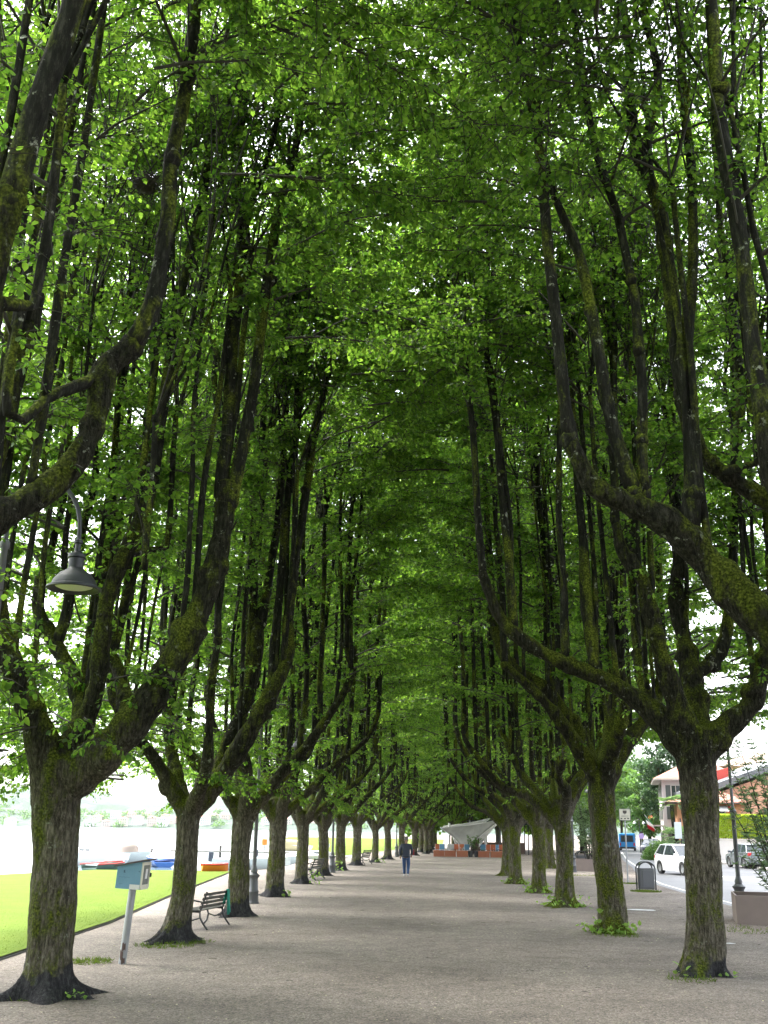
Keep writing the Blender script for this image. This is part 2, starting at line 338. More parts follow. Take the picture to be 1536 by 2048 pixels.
class Tree:
    """collects limbs (with their poles), shoots and leafy sprays in the tree's own coordinates"""
    def __init__(s, seed, inward=1):
        s.rg = np.random.default_rng(seed); s.limbs = []; s.tw = MB(); s.P = []; s.D = []; s.L = []; s.inw = inward; s.nar = 0
        s.base = np.zeros(3); s.trunk = None; s.sc = MB(); s.bark = BARK; s.vox = .035
    def jog(s, P, amt):
        P = np.array(P, float); P[1:-1] += s.rg.normal(0, amt, P[1:-1].shape); return P
    def limb(s, P, R, n=14, mi=0, mb=None):
        """one scaffold limb; returns the MB that its poles share"""
        mb = mb or MB(); P2, R2 = smooth_path(P, R, .09 if n > 9 else .2)
        k = len(P2); i = np.arange(k); ph = s.rg.random(3) * 6
        R2 = R2 * .9 * (1 + .06 * np.sin(i * .55 + ph[0]) + .05 * np.sin(i * 1.3 + ph[1]) + .03 * s.rg.normal(0, 1, k))
        s.sc.tube(P2, R2, n, cap=True, lump=.08, rng=s.rg)
        for f in (.55, .8, 1.0): q = P2[int(f * (k - 1))]; s.knob(s.sc, q, R2[int(f * (k - 1))] * 1.12)
        return mb, P2, R2
    def knob(s, mb, p, r):
        k = 6; ang = np.linspace(-1.35, 1.35, k); P = [np.array(p) + (0, 0, math.sin(a) * r * 1.25) for a in ang]
        mb.tube(P, [math.cos(a) * r * s.rg.uniform(.85, 1.2) for a in ang], 9, lump=.35, rng=s.rg)
    def shoots(s, p, n, length, r=.016, spread=.35, lean=(0, 0), leafy=1.0):
        rg = s.rg
        for _ in range(n):
            d = nrm(np.array([rg.normal(lean[0], spread), rg.normal(lean[1], spread), 1.0])); Ln = length * rg.uniform(.6, 1.1)
            P = np.array([p, p + d * Ln * .5 + (0, 0, .05), p + d * Ln + rg.normal(0, .12, 3)])
            P2, R2 = smooth_path(P, [r, r * .75, r * .35], .5); s.tw.tube(P2, R2, 4, cap=False)
            m = int(Ln / .30 * leafy)
            if m:
                t = rg.random(m) * .85 + .15; q = P[0] + (P[2] - P[0]) * t[:, None]
                dd = rg.normal(0, 1, (m, 3)); dd[:, 2] = .25 + .3 * rg.random(m); s.P.append(q); s.D.append(dd + d * .2); s.L.append(rg.uniform(.3, .75, m))
    def lateral(s, p, d, Ln, r=.022, dens=1.0):
        """long leafy side branch, nearly flat, drooping tip, sprays left and right"""
        rg = s.rg; d = nrm(d); t = np.linspace(0, 1, 6)[:, None]
        P = p + d * Ln * t + np.array([0, 0, -.22 * Ln]) * t * t + rg.normal(0, .04, (6, 3)) * t
        s.tw.tube(P, np.linspace(r, .005, 6), 4, cap=False)
        m = int(Ln / .085 * dens); u = rg.random(m) ** .8 * .9 + .1; q = P[0] + d * Ln * u[:, None] + np.array([0, 0, -.22 * Ln]) * (u * u)[:, None]
        sd_ = nrm(np.cross(d, (0, 0, 1.0))); sg = np.where(rg.random(m) < .5, 1, -1)[:, None]
        dd = d * .55 + sd_ * sg * .8 + rg.normal(0, .25, (m, 3)); s.P.append(q); s.D.append(dd); s.L.append(rg.uniform(.35, .8, m) * (1.1 - .5 * u))
    def pole(s, mb, p, top, r=.075, mi=1, kn=True, forks=2, low=.12, n=8, shootn=5, lats=3, path=None):
        """a straight upright pole from a limb, a pollard knob, then forked poles and shoots"""
        rg = s.rg; p = np.array(p, float); inw = s.inw
        h = top - p[2]; lean = np.array([inw * rg.uniform(-.01, .055), rg.normal(0, .03)])
        h1 = h * rg.uniform(.42, .58)
        if path is None:
            path = [p, p + (lean[0] * h1 * .2 + rg.normal(0, .05), rg.normal(0, .05), h1 * .35), p + (lean[0] * h1 * .7, lean[1] * h1 * .7, h1 * .72), p + (lean[0] * h1, lean[1] * h1, h1)]
        path = np.array(path, float); rr = np.linspace(r, r * .68, len(path))
        P2, R2 = smooth_path(path, rr, .28); R2 = R2 * (1 + .06 * rg.normal(0, 1, len(R2))); P2 = P2 + wob(rg, len(P2), .018); R2[0] *= 1.25
        mb.tube(P2, R2, n, mi=mi, lump=.08, rng=rg)
        if kn: s.knob(mb, P2[0] + (0, 0, .05), r * 1.2)
        q = path[-1]; s.knob(mb, q, r * .68 * 1.45)
        hh = top - q[2]
        for i in range(forks):
            az = rg.uniform(0, 6.28); sp = rg.uniform(.12, .34); dx = np.array([math.cos(az) * sp + inw * .05, math.sin(az) * sp])
            h2 = hh * rg.uniform(.4, .6); e = q + (dx[0] * h2, dx[1] * h2, h2); mid = q + (dx[0] * h2 * .65, dx[1] * h2 * .65, h2 * .45)
            P3, R3 = smooth_path([q, mid, e], [r * .5, r * .42, r * .3], .35); mb.tube(P3, R3, 6, mi=mi)
            s.knob(mb, e, r * .3 * 1.9)
            s.shoots(e, shootn, top - e[2], .014, .3, (inw * .06, 0))
            if rg.random() < .7: s.shoots(mid, 2, (top - mid[2]) * .5, .012, .4)
        s.shoots(q, 2, hh * .6, .015, .33)
        # short sprays straight off the pole
        m = int(h1 / .5)
        if m:
            t = low + (1 - low) * rg.random(m); idx = (t * (len(P2) - 1)).astype(int); dd = rg.normal(0, 1, (m, 3)); dd[:, 2] = .3
            s.P.append(P2[idx]); s.D.append(dd); s.L.append(rg.uniform(.25, .7, m))
        for i in range(lats):
            k = int(rg.uniform(.25, 1) * (len(P2) - 1)); az = rg.uniform(0, 6.28)
            s.lateral(P2[k], np.array([math.cos(az), math.sin(az), rg.uniform(.35, .9)]), rg.uniform(1.0, 2.2))
    def finish(s, name, loc, size=.082, k=16, keep=None, label=None, cat='tree', group=None, cull=None):
        root = empty(name, loc, 0, label, cat, group)
        tm = MB(); tm.add(s.trunk[0], [tuple(int(i) for i in f if i >= 0) for f in s.trunk[1]]); off = tm.n
        for v in s.sc.v: tm.v.append(v)
        tm.f += [tuple(i + off for i in f) for f in s.sc.f]; tm.m += [0] * len(s.sc.f)
        to = link('trunk', tm.mesh('trunk_raw', [s.bark]), None); md = to.modifiers.new('r', 'REMESH'); md.mode = 'VOXEL'; md.voxel_size = s.vox; md.use_smooth_shade = True
        md = to.modifiers.new('s', 'SMOOTH'); md.iterations = 2; md.factor = .5
        dg = bpy.context.evaluated_depsgraph_get(); me = bpy.data.meshes.new_from_object(to.evaluated_get(dg)); me.name = 'trunk'
        to.modifiers.clear(); to.data = me; to.parent = root
        if not me.materials: me.materials.append(s.bark)
        for mb in s.limbs:
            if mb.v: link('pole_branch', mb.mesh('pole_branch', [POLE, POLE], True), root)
        P = np.vstack(s.P); D = np.vstack(s.D); L = np.concatenate(s.L)
        if cull is not None:
            ok = cull(P + np.array(loc)); P, D, L = P[ok], D[ok], L[ok]
        O, A, Nn, S, Tw = sprays(s.rg, P, D, L, k, size)
        if cull is not None:
            ok = cull(O + np.array(loc)); O, A, Nn, S = O[ok], A[ok], Nn[ok], S[ok]
        V1, Q1 = twig_arrays(Tw)
        V0 = np.vstack(s.tw.v); Q0 = np.array(s.tw.f)
        if cull is not None:
            kv = np.concatenate([np.full(len(v), bool(cull(v + np.array(loc)).mean() > .85)) for v in s.tw.v]); rem = np.cumsum(kv) - 1; Q0 = rem[Q0[kv[Q0].all(1)]]; V0 = V0[kv]
        link('branches', np_mesh('branches', np.vstack([V0, V1]), np.vstack([Q0, Q1 + len(V0)]), TWIG), root)
        link('crown', leaves('crown', O, A, Nn, S, LEAF), root)
        s.root = root; Tree.total = getattr(Tree, 'total', 0) + len(O); return root

def generic_tree(seed, nl=6, r=.25, fork=2.55, inward=1, top=15.5, bark=None, skirt=2.9):
    """a pollarded lime whose limbs spread wide then turn up into poles; +x*inward is the avenue side"""
    T = Tree(seed, inward); rg = T.rg; T.bark = bark or BARK; T.vox = .045
    T.trunk = trunk_mesh(rg, [(0, 0, -.15), (0, 0, .5), (rg.normal(0, .03), 0, 1.4), (rg.normal(0, .04), rg.normal(0, .04), fork * .85), (0, 0, fork + .1)], [r * 1.03, r * 1.02, r * .95, r * 1.0, r * .95], flare=rg.uniform(.7, 1.1))
    for i in range(nl):
        a = i * 2 * PI / nl + rg.normal(0, .2); out = rg.uniform(1.5, 2.5); c, s_ = math.cos(a) * inward, math.sin(a)
        if abs(a % (2 * PI)) < .9 or abs(a % (2 * PI) - 2 * PI) < .9: out *= 1.15
        zt = rg.uniform(4.3, 5.6); r0 = r * rg.uniform(.5, .66)
        st = fork - rg.uniform(.1, .45)
        P = [(c * .02, s_ * .02, st - .25), (c * out * .33, s_ * out * .33, st + (zt - st) * .24), (c * out * .62 + rg.normal(0, .08), s_ * out * .62 + rg.normal(0, .1), st + (zt - st) * .45), (c * out * .88, s_ * out * .88, st + (zt - st) * .72), (c * out, s_ * out, zt), (c * out + inward * .05, s_ * out, zt + .7)]
        P = T.jog(P, .06); mb, P2, R2 = T.limb(P, [r0 * 1.2, r0 * 1.1, r0 * .88, r0 * .72, r0 * .62, r0 * .5])
        T.pole(mb, P2[-1], top * rg.uniform(.88, 1.05), r0 * .5, kn=True)
        for f in (.42, .58, .72, .88) if rg.random() < .6 else (.5, .66, .84):
            k = int(f * (len(P2) - 1)); T.pole(mb, P2[k], top * rg.uniform(.8, 1.02), rg.uniform(.05, .075), forks=2)
        # leafy low sprays under the limb
        m = 5; k = rg.integers(len(P2) // 3, len(P2), m); dd = rg.normal(0, 1, (m, 3)); dd[:, 2] = -.1
        T.P.append(P2[k]); T.D.append(dd); T.L.append(rg.uniform(.3, .7, m))
        if rg.random() < .6:
            T.lateral(P2[int(.7 * len(P2))], np.array([c, s_, .1]) + rg.normal(0, .3, 3), rg.uniform(.9, 1.6), dens=.8)
        T.limbs.append(mb)
    # arching leafy branches that close the roof over the avenue, and an outer skirt
    if bark is BARK:
        for i in range(8):
            a = rg.uniform(0, 6.28); T.lateral(np.array([math.cos(a) * .5, math.sin(a) * .5, rg.uniform(2.8, 4.2)]), np.array([math.cos(a), math.sin(a), rg.uniform(-.25, .25)]), rg.uniform(.7, 1.5), r=.012, dens=.8)
    for i in range(18):
        a = rg.normal(0, .7); T.lateral(np.array([inward * rg.uniform(1.5, 3.4), rg.normal(0, 1.9), rg.uniform(9.5, top)]), np.array([math.cos(a) * inward, math.sin(a), rg.uniform(.0, .4)]), rg.uniform(1.6, 2.8), dens=1.3)
    for i in range(46):
        z = 5.0 + (top - 6) * rg.random() ** .7; a = rg.normal(0, .6); x = inward * rg.uniform(1.6, 2.8); L = rg.uniform(1.3, 2.4) * (.75 + .04 * z)
        T.lateral(np.array([x, rg.normal(0, 1.7), z]), np.array([math.cos(a) * inward, math.sin(a), rg.uniform(.2, .6)]), L, dens=1.15)
    for i in range(112 if bark is BARK else 88):
        z = skirt + (top - 2 - skirt) * rg.random(); a = rg.normal(0, .8)
        T.lateral(np.array([-inward * rg.uniform(1.2, 3.4), rg.normal(0, 1.9), z]), np.array([-math.cos(a) * inward, math.sin(a), rg.uniform(.2, .6)]), rg.uniform(1.2, 2.2), dens=1.05)
    return T

GL = 'pollarded lime trees lining the avenue'
def px2m(wpx, Y): return wpx / 2 * Y / 2130

def traced_tree(seed, base, inward, trunk, limbs, poles, top=15.5, name='lime_tree', bark=None, label='', fill=64, flare=1.0, size=.072, cull=None, lobes=6, autop=.9, skirt=2.8, roof=52):
    """trunk: [(x,y,wpx)], limbs: [[(x,y,w,dY)...]], poles: [(limb index, [(x,y,w,dY)...])]; x,y read off the photograph, dY the depth in metres"""
    T = Tree(seed, inward); rg = T.rg; b = np.array(base, float); Y = b[1]; T.bark = bark or BARK; T.vox = .028
    P = [(0, 0, -.15), (0, 0, .12)]; R = [px2m(trunk[0][2], Y) * .95] * 2
    for ti_, (x, y, w_) in enumerate(trunk):
        w_ = min(w_, trunk[max(0, len(trunk) // 2)][2] * 1.12)
        q = at(x, y, Y) - b; P.append(q); R.append(px2m(w_, Y) * .9)
    T.trunk = trunk_mesh(rg, P, R, flare=flare, n=56, lobes=lobes)
    mbs = []
    for Lm in limbs:
        P = [at(x, y, Y + d) - b for x, y, w_, d in Lm]; R = [px2m(w_, Y + d) for x, y, w_, d in Lm]
        tx, ty_, tw = trunk[-2][0], trunk[-2][1] + 10, trunk[-2][2]; P[0] = at(tx * .8 + Lm[0][0] * .2, (ty_ + Lm[0][1]) / 2, Y) - b; R[0] = min(R[0], px2m(tw, Y) * .85); R[1] = max(R[1], (R[0] + R[2]) / 2)
        R = [r_ * (.92 if i_ < 2 else .86) for i_, r_ in enumerate(R)]
        mb, P2, R2 = T.limb(P, R, n=18); mbs.append((mb, P2, R2)); T.limbs.append(mb)
        for j in range(1, len(P) - 1):
            if rg.random() < .3: T.knob(T.sc, P2[int(j / (len(P) - 1) * (len(P2) - 1))] + rg.normal(0, R[j] * .25, 3), R[j] * .9)
        m = 4; k = rg.integers(len(P2) // 3, len(P2), m); dd = rg.normal(0, 1, (m, 3)); dd[:, 2] = 0
        T.P.append(P2[k]); T.D.append(dd); T.L.append(rg.uniform(.25, .55, m))
        for f in (.36, .44, .52, .6, .68, .76, .84, .92):
            if rg.random() < autop * .5:
                k = int(f * (len(P2) - 1))
                if P2[k][2] > 3.3: T.pole(mb, P2[k], top * rg.uniform(.85, 1.02), rg.uniform(.03, .052))
    for li, Lp in poles:
        mb = mbs[li][0]; P = [at(x, y, Y + d) - b for x, y, w_, d in Lp]; R = [px2m(w_, Y + d) for x, y, w_, d in Lp]
        P2, R2 = smooth_path(P, R, .2); R2 = R2 * .84 * (1 + .05 * rg.normal(0, 1, len(R2))); P2 = P2 + wob(rg, len(P2), .016); mb.tube(P2, R2, 12, mi=1, lump=.07, rng=rg); T.knob(mb, P2[0], R2[0] * 1.12)
        for j in range(1, len(P) - 1):
            if rg.random() < .35: T.knob(mb, P[j], R[j] * 1.02)
        e = P2[-1]; T.knob(mb, e, R2[-1] * 1.35)
        if top - e[2] > 1.5:
            for _ in range(2): T.pole(mb, e, top, R2[-1] * .6, kn=False, forks=1, path=[e, e + (rg.normal(0, .25), rg.normal(0, .25), (top - e[2]) * .25), e + (rg.normal(0, .5), rg.normal(0, .5), (top - e[2]) * .55)])
        T.shoots(e, 4, max(1.5, (top - e[2]) * .6), .015, .3)
        for i in range(4):
            k = int(rg.uniform(.35, 1) * (len(P2) - 1)); az = rg.uniform(0, 6.28)
            T.lateral(P2[k], np.array([math.cos(az), math.sin(az), rg.uniform(.3, .8)]), rg.uniform(1.0, 2.2))
            k = int(rg.uniform(.3, 1) * (len(P2) - 1)); T.shoots(P2[k], 1, 2.2, .013, .5)
    for i in range(fill):
        z = 5.5 + (top - 6.5) * rg.random() ** .75; a = rg.normal(0, .7); sgn = 1 if rg.random() < .6 else -1
        T.lateral(np.array([inward * sgn * rg.uniform(1.0, 2.6), rg.normal(0, 1.9), z]), np.array([math.cos(a) * inward * sgn, math.sin(a), rg.uniform(.2, .6)]), rg.uniform(1.2, 2.4) * (.75 + .04 * z), dens=1.15)
    for i in range(140 if inward > 0 else 110):   # outer skirt on the open side
        z = skirt + (top - 1.2 - skirt) * rg.random() ** 1.5; a = rg.normal(0, .8)
        T.lateral(np.array([-inward * rg.uniform(.8, 3.6), rg.normal(0, 2.2), z]), np.array([-math.cos(a) * inward, math.sin(a), rg.uniform(.1, .5)]), rg.uniform(1.2, 2.3), dens=1.1)
    if inward > 0:
        for i in range(16):   # drooping sprays about the fork
            a = rg.uniform(0, 6.28); T.lateral(np.array([math.cos(a) * .5, math.sin(a) * .5, rg.uniform(2.8, 4.0)]), np.array([math.cos(a), math.sin(a), rg.uniform(-.25, .25)]), rg.uniform(.7, 1.4), r=.012, dens=.8)
    for i in range(roof):   # roof overhead
        a = rg.normal(0, .7); T.lateral(np.array([inward * rg.uniform(1.5, 3.4), rg.normal(0, 1.9), rg.uniform(9.5, top)]), np.array([math.cos(a) * inward, math.sin(a), rg.uniform(.0, .4)]), rg.uniform(1.6, 2.8), dens=1.3)
    for i in range(16):   # upper poles behind the traced ones
        z = rg.uniform(5.0, 7.5); p = np.array([rg.uniform(-2.2, 2.2), rg.normal(0, 1.6), z]); j = rg.integers(len(mbs)); k = int(rg.uniform(.6, 1) * (len(mbs[j][1]) - 1)); s0 = mbs[j][1][k]
        if np.linalg.norm((p - s0)[:2]) > .95: continue
        T.pole(mbs[j][0], s0, top * rg.uniform(.85, 1.02), .055, kn=False, path=[s0, s0 * .4 + p * .6, p, p + (0, 0, 2.0)])
    root = T.finish(name, b, size=size, label=label, group=GL, cull=cull); root['_t'] = 0; del root['_t']
    return T, root

def cull_near(W):
    """nothing grows close to the photographer"""
    d = np.linalg.norm(W - CP, axis=1)
    return (d > 7.0) & ~((W[:, 2] < 8.6) & (np.abs(W[:, 0]) < 3.0) & (W[:, 1] < 22)) & ~((W[:, 2] < 6.5) & (np.abs(W[:, 0]) < 2.6) & (W[:, 1] < 34))

LB = {0: (-4.35, 6.2), 1: None}
Lpix = [(92, 1996), (350, 1885), (475, 1832), (548, 1793), (602, 1768), (645, 1752), (680, 1741), (712, 1731), (750, 1725), (775, 1719), (803, 1714), (828, 1711), (852, 1708)]
Rpix = [(1405, 1950), (1222, 1866), (1130, 1814), (1078, 1786), (1032, 1768), (1014, 1752)]
LBs = [gnd(*p) for p in Lpix]; RBs = [gnd(*p) for p in Rpix]
print('L', [tuple(np.round(b[:2], 1)) for b in LBs]); print('R', [tuple(np.round(b[:2], 1)) for b in RBs])

#TREES_BEGIN
# nearest on the left, its bole outside the picture, limbs and poles across the top left corner
b0 = np.array([LBs[0][0] - .1, LBs[0][1] - 6.0, 0])
traced_tree(11, b0, 1, [(-330, 1700, 170), (-310, 1500, 190)],
    [[(-300, 1560, 120, 0), (-200, 1350, 105, .3), (-110, 1150, 95, .5), (-40, 1060, 88, .7), (40, 1010, 84, .9), (110, 965, 76, 1.1), (165, 900, 70, 1.2), (195, 820, 66, 1.3), (210, 740, 80, 1.4), (262, 695, 66, 1.5)],
     [(-300, 1540, 120, 0), (-160, 1200, 100, -.5), (-90, 900, 95, -.6), (-40, 700, 90, -.6), (-10, 520, 85, -.6), (20, 400, 80, -.6)],
     [(-300, 1560, 110, 0), (-140, 1300, 85, 1.2), (-60, 1050, 75, 1.6), (0, 860, 72, 1.8), (30, 740, 66, 1.9), (60, 660, 58, 2.0)],
     [(-310, 1560, 110, 0), (-450, 1350, 90, .5), (-560, 1100, 80, 1.0), (-600, 900, 70, 1.2)]],
    [(0, [(262, 695, 56, 1.5), (300, 610, 50, 1.5), (328, 480, 44, 1.6), (345, 320, 42, 1.6), (372, 150, 40, 1.7), (395, -60, 36, 1.8), (410, -300, 30, 1.9)]),
     (1, [(20, 400, 76, -.6), (60, 270, 74, -.6), (110, 130, 72, -.6), (150, 0, 68, -.6), (200, -200, 60, -.6)]),
     (2, [(60, 660, 50, 2.0), (85, 540, 44, 2.0), (112, 400, 42, 2.0), (140, 260, 42, 2.0), (168, 100, 40, 2.1), (190, -80, 36, 2.1)])],
    label='nearest lime tree on the lake side, pale mossy poles crossing the top left corner', fill=60, cull=cull_near, autop=.5, roof=75, size=.062)

traced_tree(12, LBs[0], 1, [(98, 1940, 96), (106, 1840, 96), (112, 1720, 96), (112, 1620, 102), (112, 1560, 130), (118, 1520, 150)],
    [[(105, 1570, 100, 0), (80, 1470, 74, -.2), (45, 1375, 66, -.4), (10, 1290, 58, -.5), (-10, 1200, 52, -.5), (-25, 1120, 46, -.5)],
     [(120, 1570, 90, 0), (150, 1480, 56, .1), (190, 1390, 46, .1), (203, 1290, 50, 0), (214, 1200, 42, 0), (248, 1110, 44, 0), (285, 1030, 42, .1), (303, 965, 40, .1)],
     [(140, 1585, 110, 0), (215, 1500, 84, -.1), (285, 1420, 84, -.1), (345, 1325, 80, 0), (392, 1235, 70, .1), (428, 1140, 62, .2), (446, 1050, 56, .3), (452, 985, 56, .3)],
     [(130, 1560, 80, .1), (165, 1450, 50, .9), (150, 1365, 44, 1.3), (112, 1290, 40, 1.5), (78, 1225, 36, 1.6), (80, 1165, 34, 1.6)],
     [(140, 1560, 80, .1), (200, 1500, 44, .8), (248, 1440, 40, 1.4), (240, 1350, 38, 1.8), (210, 1290, 34, 2.0), (196, 1210, 32, 2.1)]],
    [(0, [(-25, 1120, 40, -.5), (0, 960, 36, -.5), (20, 800, 34, -.5), (28, 600, 30, -.4), (40, 300, 26, -.4)]),
     (1, [(303, 965, 34, .1), (322, 850, 28, .1), (345, 700, 28, .1), (368, 560, 27, .2), (398, 430, 25, .2), (425, 290, 22, .2), (430, 150, 18, .2)]),
     (2, [(442, 985, 38, .3), (452, 850, 34, .3), (464, 700, 33, .3), (478, 560, 31, .4), (484, 480, 36, .4), (476, 360, 20, .4), (486, 180, 18, .4), (494, 0, 14, .4)]),
     (2, [(462, 1000, 38, .3), (496, 850, 30, .3), (522, 700, 29, .2), (540, 560, 28, .2), (556, 430, 27, .2), (590, 310, 24, .2), (612, 160, 20, .2), (630, 0, 16, .2)]),
     (2, [(484, 480, 26, .4), (510, 380, 18, .4), (540, 290, 16, .4), (560, 200, 14, .4)]),
     (3, [(80, 1165, 28, 1.6), (105, 1090, 20, 1.6), (130, 950, 18, 1.6), (150, 700, 16, 1.6)]),
     (3, [(112, 1290, 32, 1.5), (135, 1220, 28, 1.5), (146, 1140, 26, 1.5), (190, 960, 18, 1.5), (180, 800, 17, 1.5)]),
     (4, [(196, 1210, 26, 2.1), (215, 1120, 24, 2.1), (225, 950, 24, 2.1), (250, 750, 22, 2.1), (262, 560, 20, 2.1), (290, 400, 18, 2.1)])],
    label='lime tree with wide root flare left of the book box, nearest whole bole', cull=cull_near, flare=.95, lobes=6, autop=.8)

traced_tree(13, LBs[1], 1, [(356, 1840, 52), (366, 1780, 50), (372, 1700, 48), (376, 1640, 50), (380, 1600, 64)],
    [[(366, 1625, 50, 0), (335, 1560, 34, -.2), (300, 1505, 30, -.5), (255, 1450, 27, -.8), (225, 1390, 24, -1), (215, 1320, 22, -1)],
     [(400, 1620, 60, 0), (445, 1550, 50, 0), (495, 1470, 48, -.1), (540, 1390, 42, -.1), (572, 1320, 38, 0), (576, 1240, 32, 0)],
     [(395, 1610, 50, .1), (425, 1560, 40, .2), (460, 1480, 38, .3), (492, 1400, 40, .3), (512, 1310, 38, .3), (515, 1250, 34, .3)],
     [(375, 1620, 44, .1), (350, 1540, 30, .8), (335, 1450, 26, 1.3), (330, 1350, 24, 1.6), (325, 1280, 22, 1.8)],
     [(390, 1610, 40, -.1), (412, 1540, 24, -.7), (418, 1450, 22, -.9), (424, 1360, 22, -1), (436, 1280, 20, -1)]],
    [(0, [(215, 1320, 20, -1), (222, 1150, 17, -1), (235, 900, 15, -1), (255, 650, 13, -1)]),
     (1, [(576, 1240, 26, 0), (592, 1120, 22, 0), (612, 980, 21, 0), (640, 820, 19, 0), (668, 680, 16, 0)]),
     (1, [(545, 1380, 26, 0), (556, 1200, 20, 0), (575, 1000, 17, 0), (592, 850, 15, 0)]),
     (2, [(506, 1250, 26, .3), (500, 1120, 20, .3), (512, 980, 19, .3), (525, 820, 18, .3), (545, 640, 14, .3)]),
     (2, [(522, 1250, 26, .3), (545, 1120, 20, .3), (560, 980, 19, .3), (572, 820, 16, .3), (588, 640, 13, .3)]),
     (3, [(325, 1280, 20, 1.8), (332, 1100, 17, 1.8), (348, 900, 15, 1.8)]),
     (4, [(436, 1280, 18, -1), (428, 1120, 16, -1), (436, 950, 15, -1), (428, 760, 16, -1), (430, 700, 20, -1), (395, 600, 14, -1), (380, 540, 12, -1)])],
    label='lime tree with long surface roots just behind the blue book box, before the scarf bench', cull=cull_near, flare=1.2, autop=.9)

bR = np.array([RBs[0][0] + .15, RBs[0][1] - 6.6, 0])
traced_tree(21, bR, -1, [(1850, 1700, 150), (1830, 1560, 160)],
    [[(1815, 1600, 150, 0), (1700, 1430, 120, 0), (1600, 1310, 110, .1), (1510, 1225, 104, .2), (1420, 1130, 96, .3), (1350, 1055, 84, .3), (1270, 1010, 66, .3), (1195, 980, 56, .3), (1160, 925, 50, .3), (1140, 880, 46, .3)],
     [(1820, 1600, 120, 0), (1720, 1350, 90, .8), (1640, 1120, 80, 1.0), (1560, 1020, 60, 1.1), (1490, 975, 46, 1.1), (1420, 925, 42, 1.1), (1388, 880, 50, 1.1), (1368, 800, 50, 1.1)],
     [(1830, 1600, 120, 0), (1690, 1300, 90, -.5), (1610, 1100, 80, -.6), (1550, 950, 70, -.6), (1530, 840, 60, -.6)],
     [(1840, 1600, 110, 0), (1980, 1400, 90, 0), (2080, 1150, 80, 0), (2100, 950, 70, 0)]],
    [(0, [(1140, 880, 40, .3), (1122, 780, 33, .3), (1108, 650, 31, .3), (1095, 520, 30, .3), (1084, 380, 30, .3), (1076, 260, 27, .3), (1072, 190, 34, .3), (1046, 120, 18, .3), (1020, 0, 15, .3)]),
     (0, [(1268, 985, 44, .3), (1240, 890, 36, .3), (1205, 760, 32, .3), (1180, 620, 30, .4), (1155, 510, 30, .4), (1130, 440, 26, .4), (1100, 350, 20, .4), (1060, 220, 14, .4)]),
     (0, [(1290, 990, 30, .3), (1284, 880, 28, .3), (1276, 700, 27, .3), (1262, 560, 25, .4), (1240, 440, 24, .4), (1205, 350, 24, .4), (1175, 240, 20, .4), (1150, 60, 16, .4)]),
     (0, [(1378, 1070, 56, .3), (1386, 990, 46, .3), (1390, 900, 40, .3), (1378, 800, 40, .4), (1372, 730, 50, .4), (1386, 600, 30, .4), (1388, 420, 27, .4), (1378, 250, 25, .4), (1362, 60, 24, .5), (1360, -120, 22, .5)]),
     (1, [(1368, 790, 50, 1.1), (1352, 650, 42, 1.1), (1338, 520, 42, 1.1), (1322, 410, 38, 1.1), (1280, 315, 40, 1.1), (1262, 200, 26, 1.1), (1256, 60, 24, 1.2), (1240, -80, 20, 1.2)]),
     (1, [(1285, 310, 26, 1.1), (1310, 220, 26, 1.1), (1318, 130, 24, 1.1), (1290, 20, 20, 1.1)]),
     (2, [(1530, 840, 56, -.6), (1510, 700, 44, -.6), (1488, 520, 42, -.6), (1462, 340, 42, -.6), (1440, 180, 40, -.6), (1424, 0, 36, -.6), (1415, -150, 32, -.6)]),
     (1, [(1470, 960, 30, 1.1), (1478, 800, 22, 1.1), (1455, 560, 20, 1.2), (1435, 400, 17, 1.2), (1420, 250, 14, 1.2)])],
    label='nearest lime tree on the road side, huge mossy limb reaching in from the right edge', fill=60, cull=cull_near, autop=.4, roof=75, size=.062, skirt=4.6)

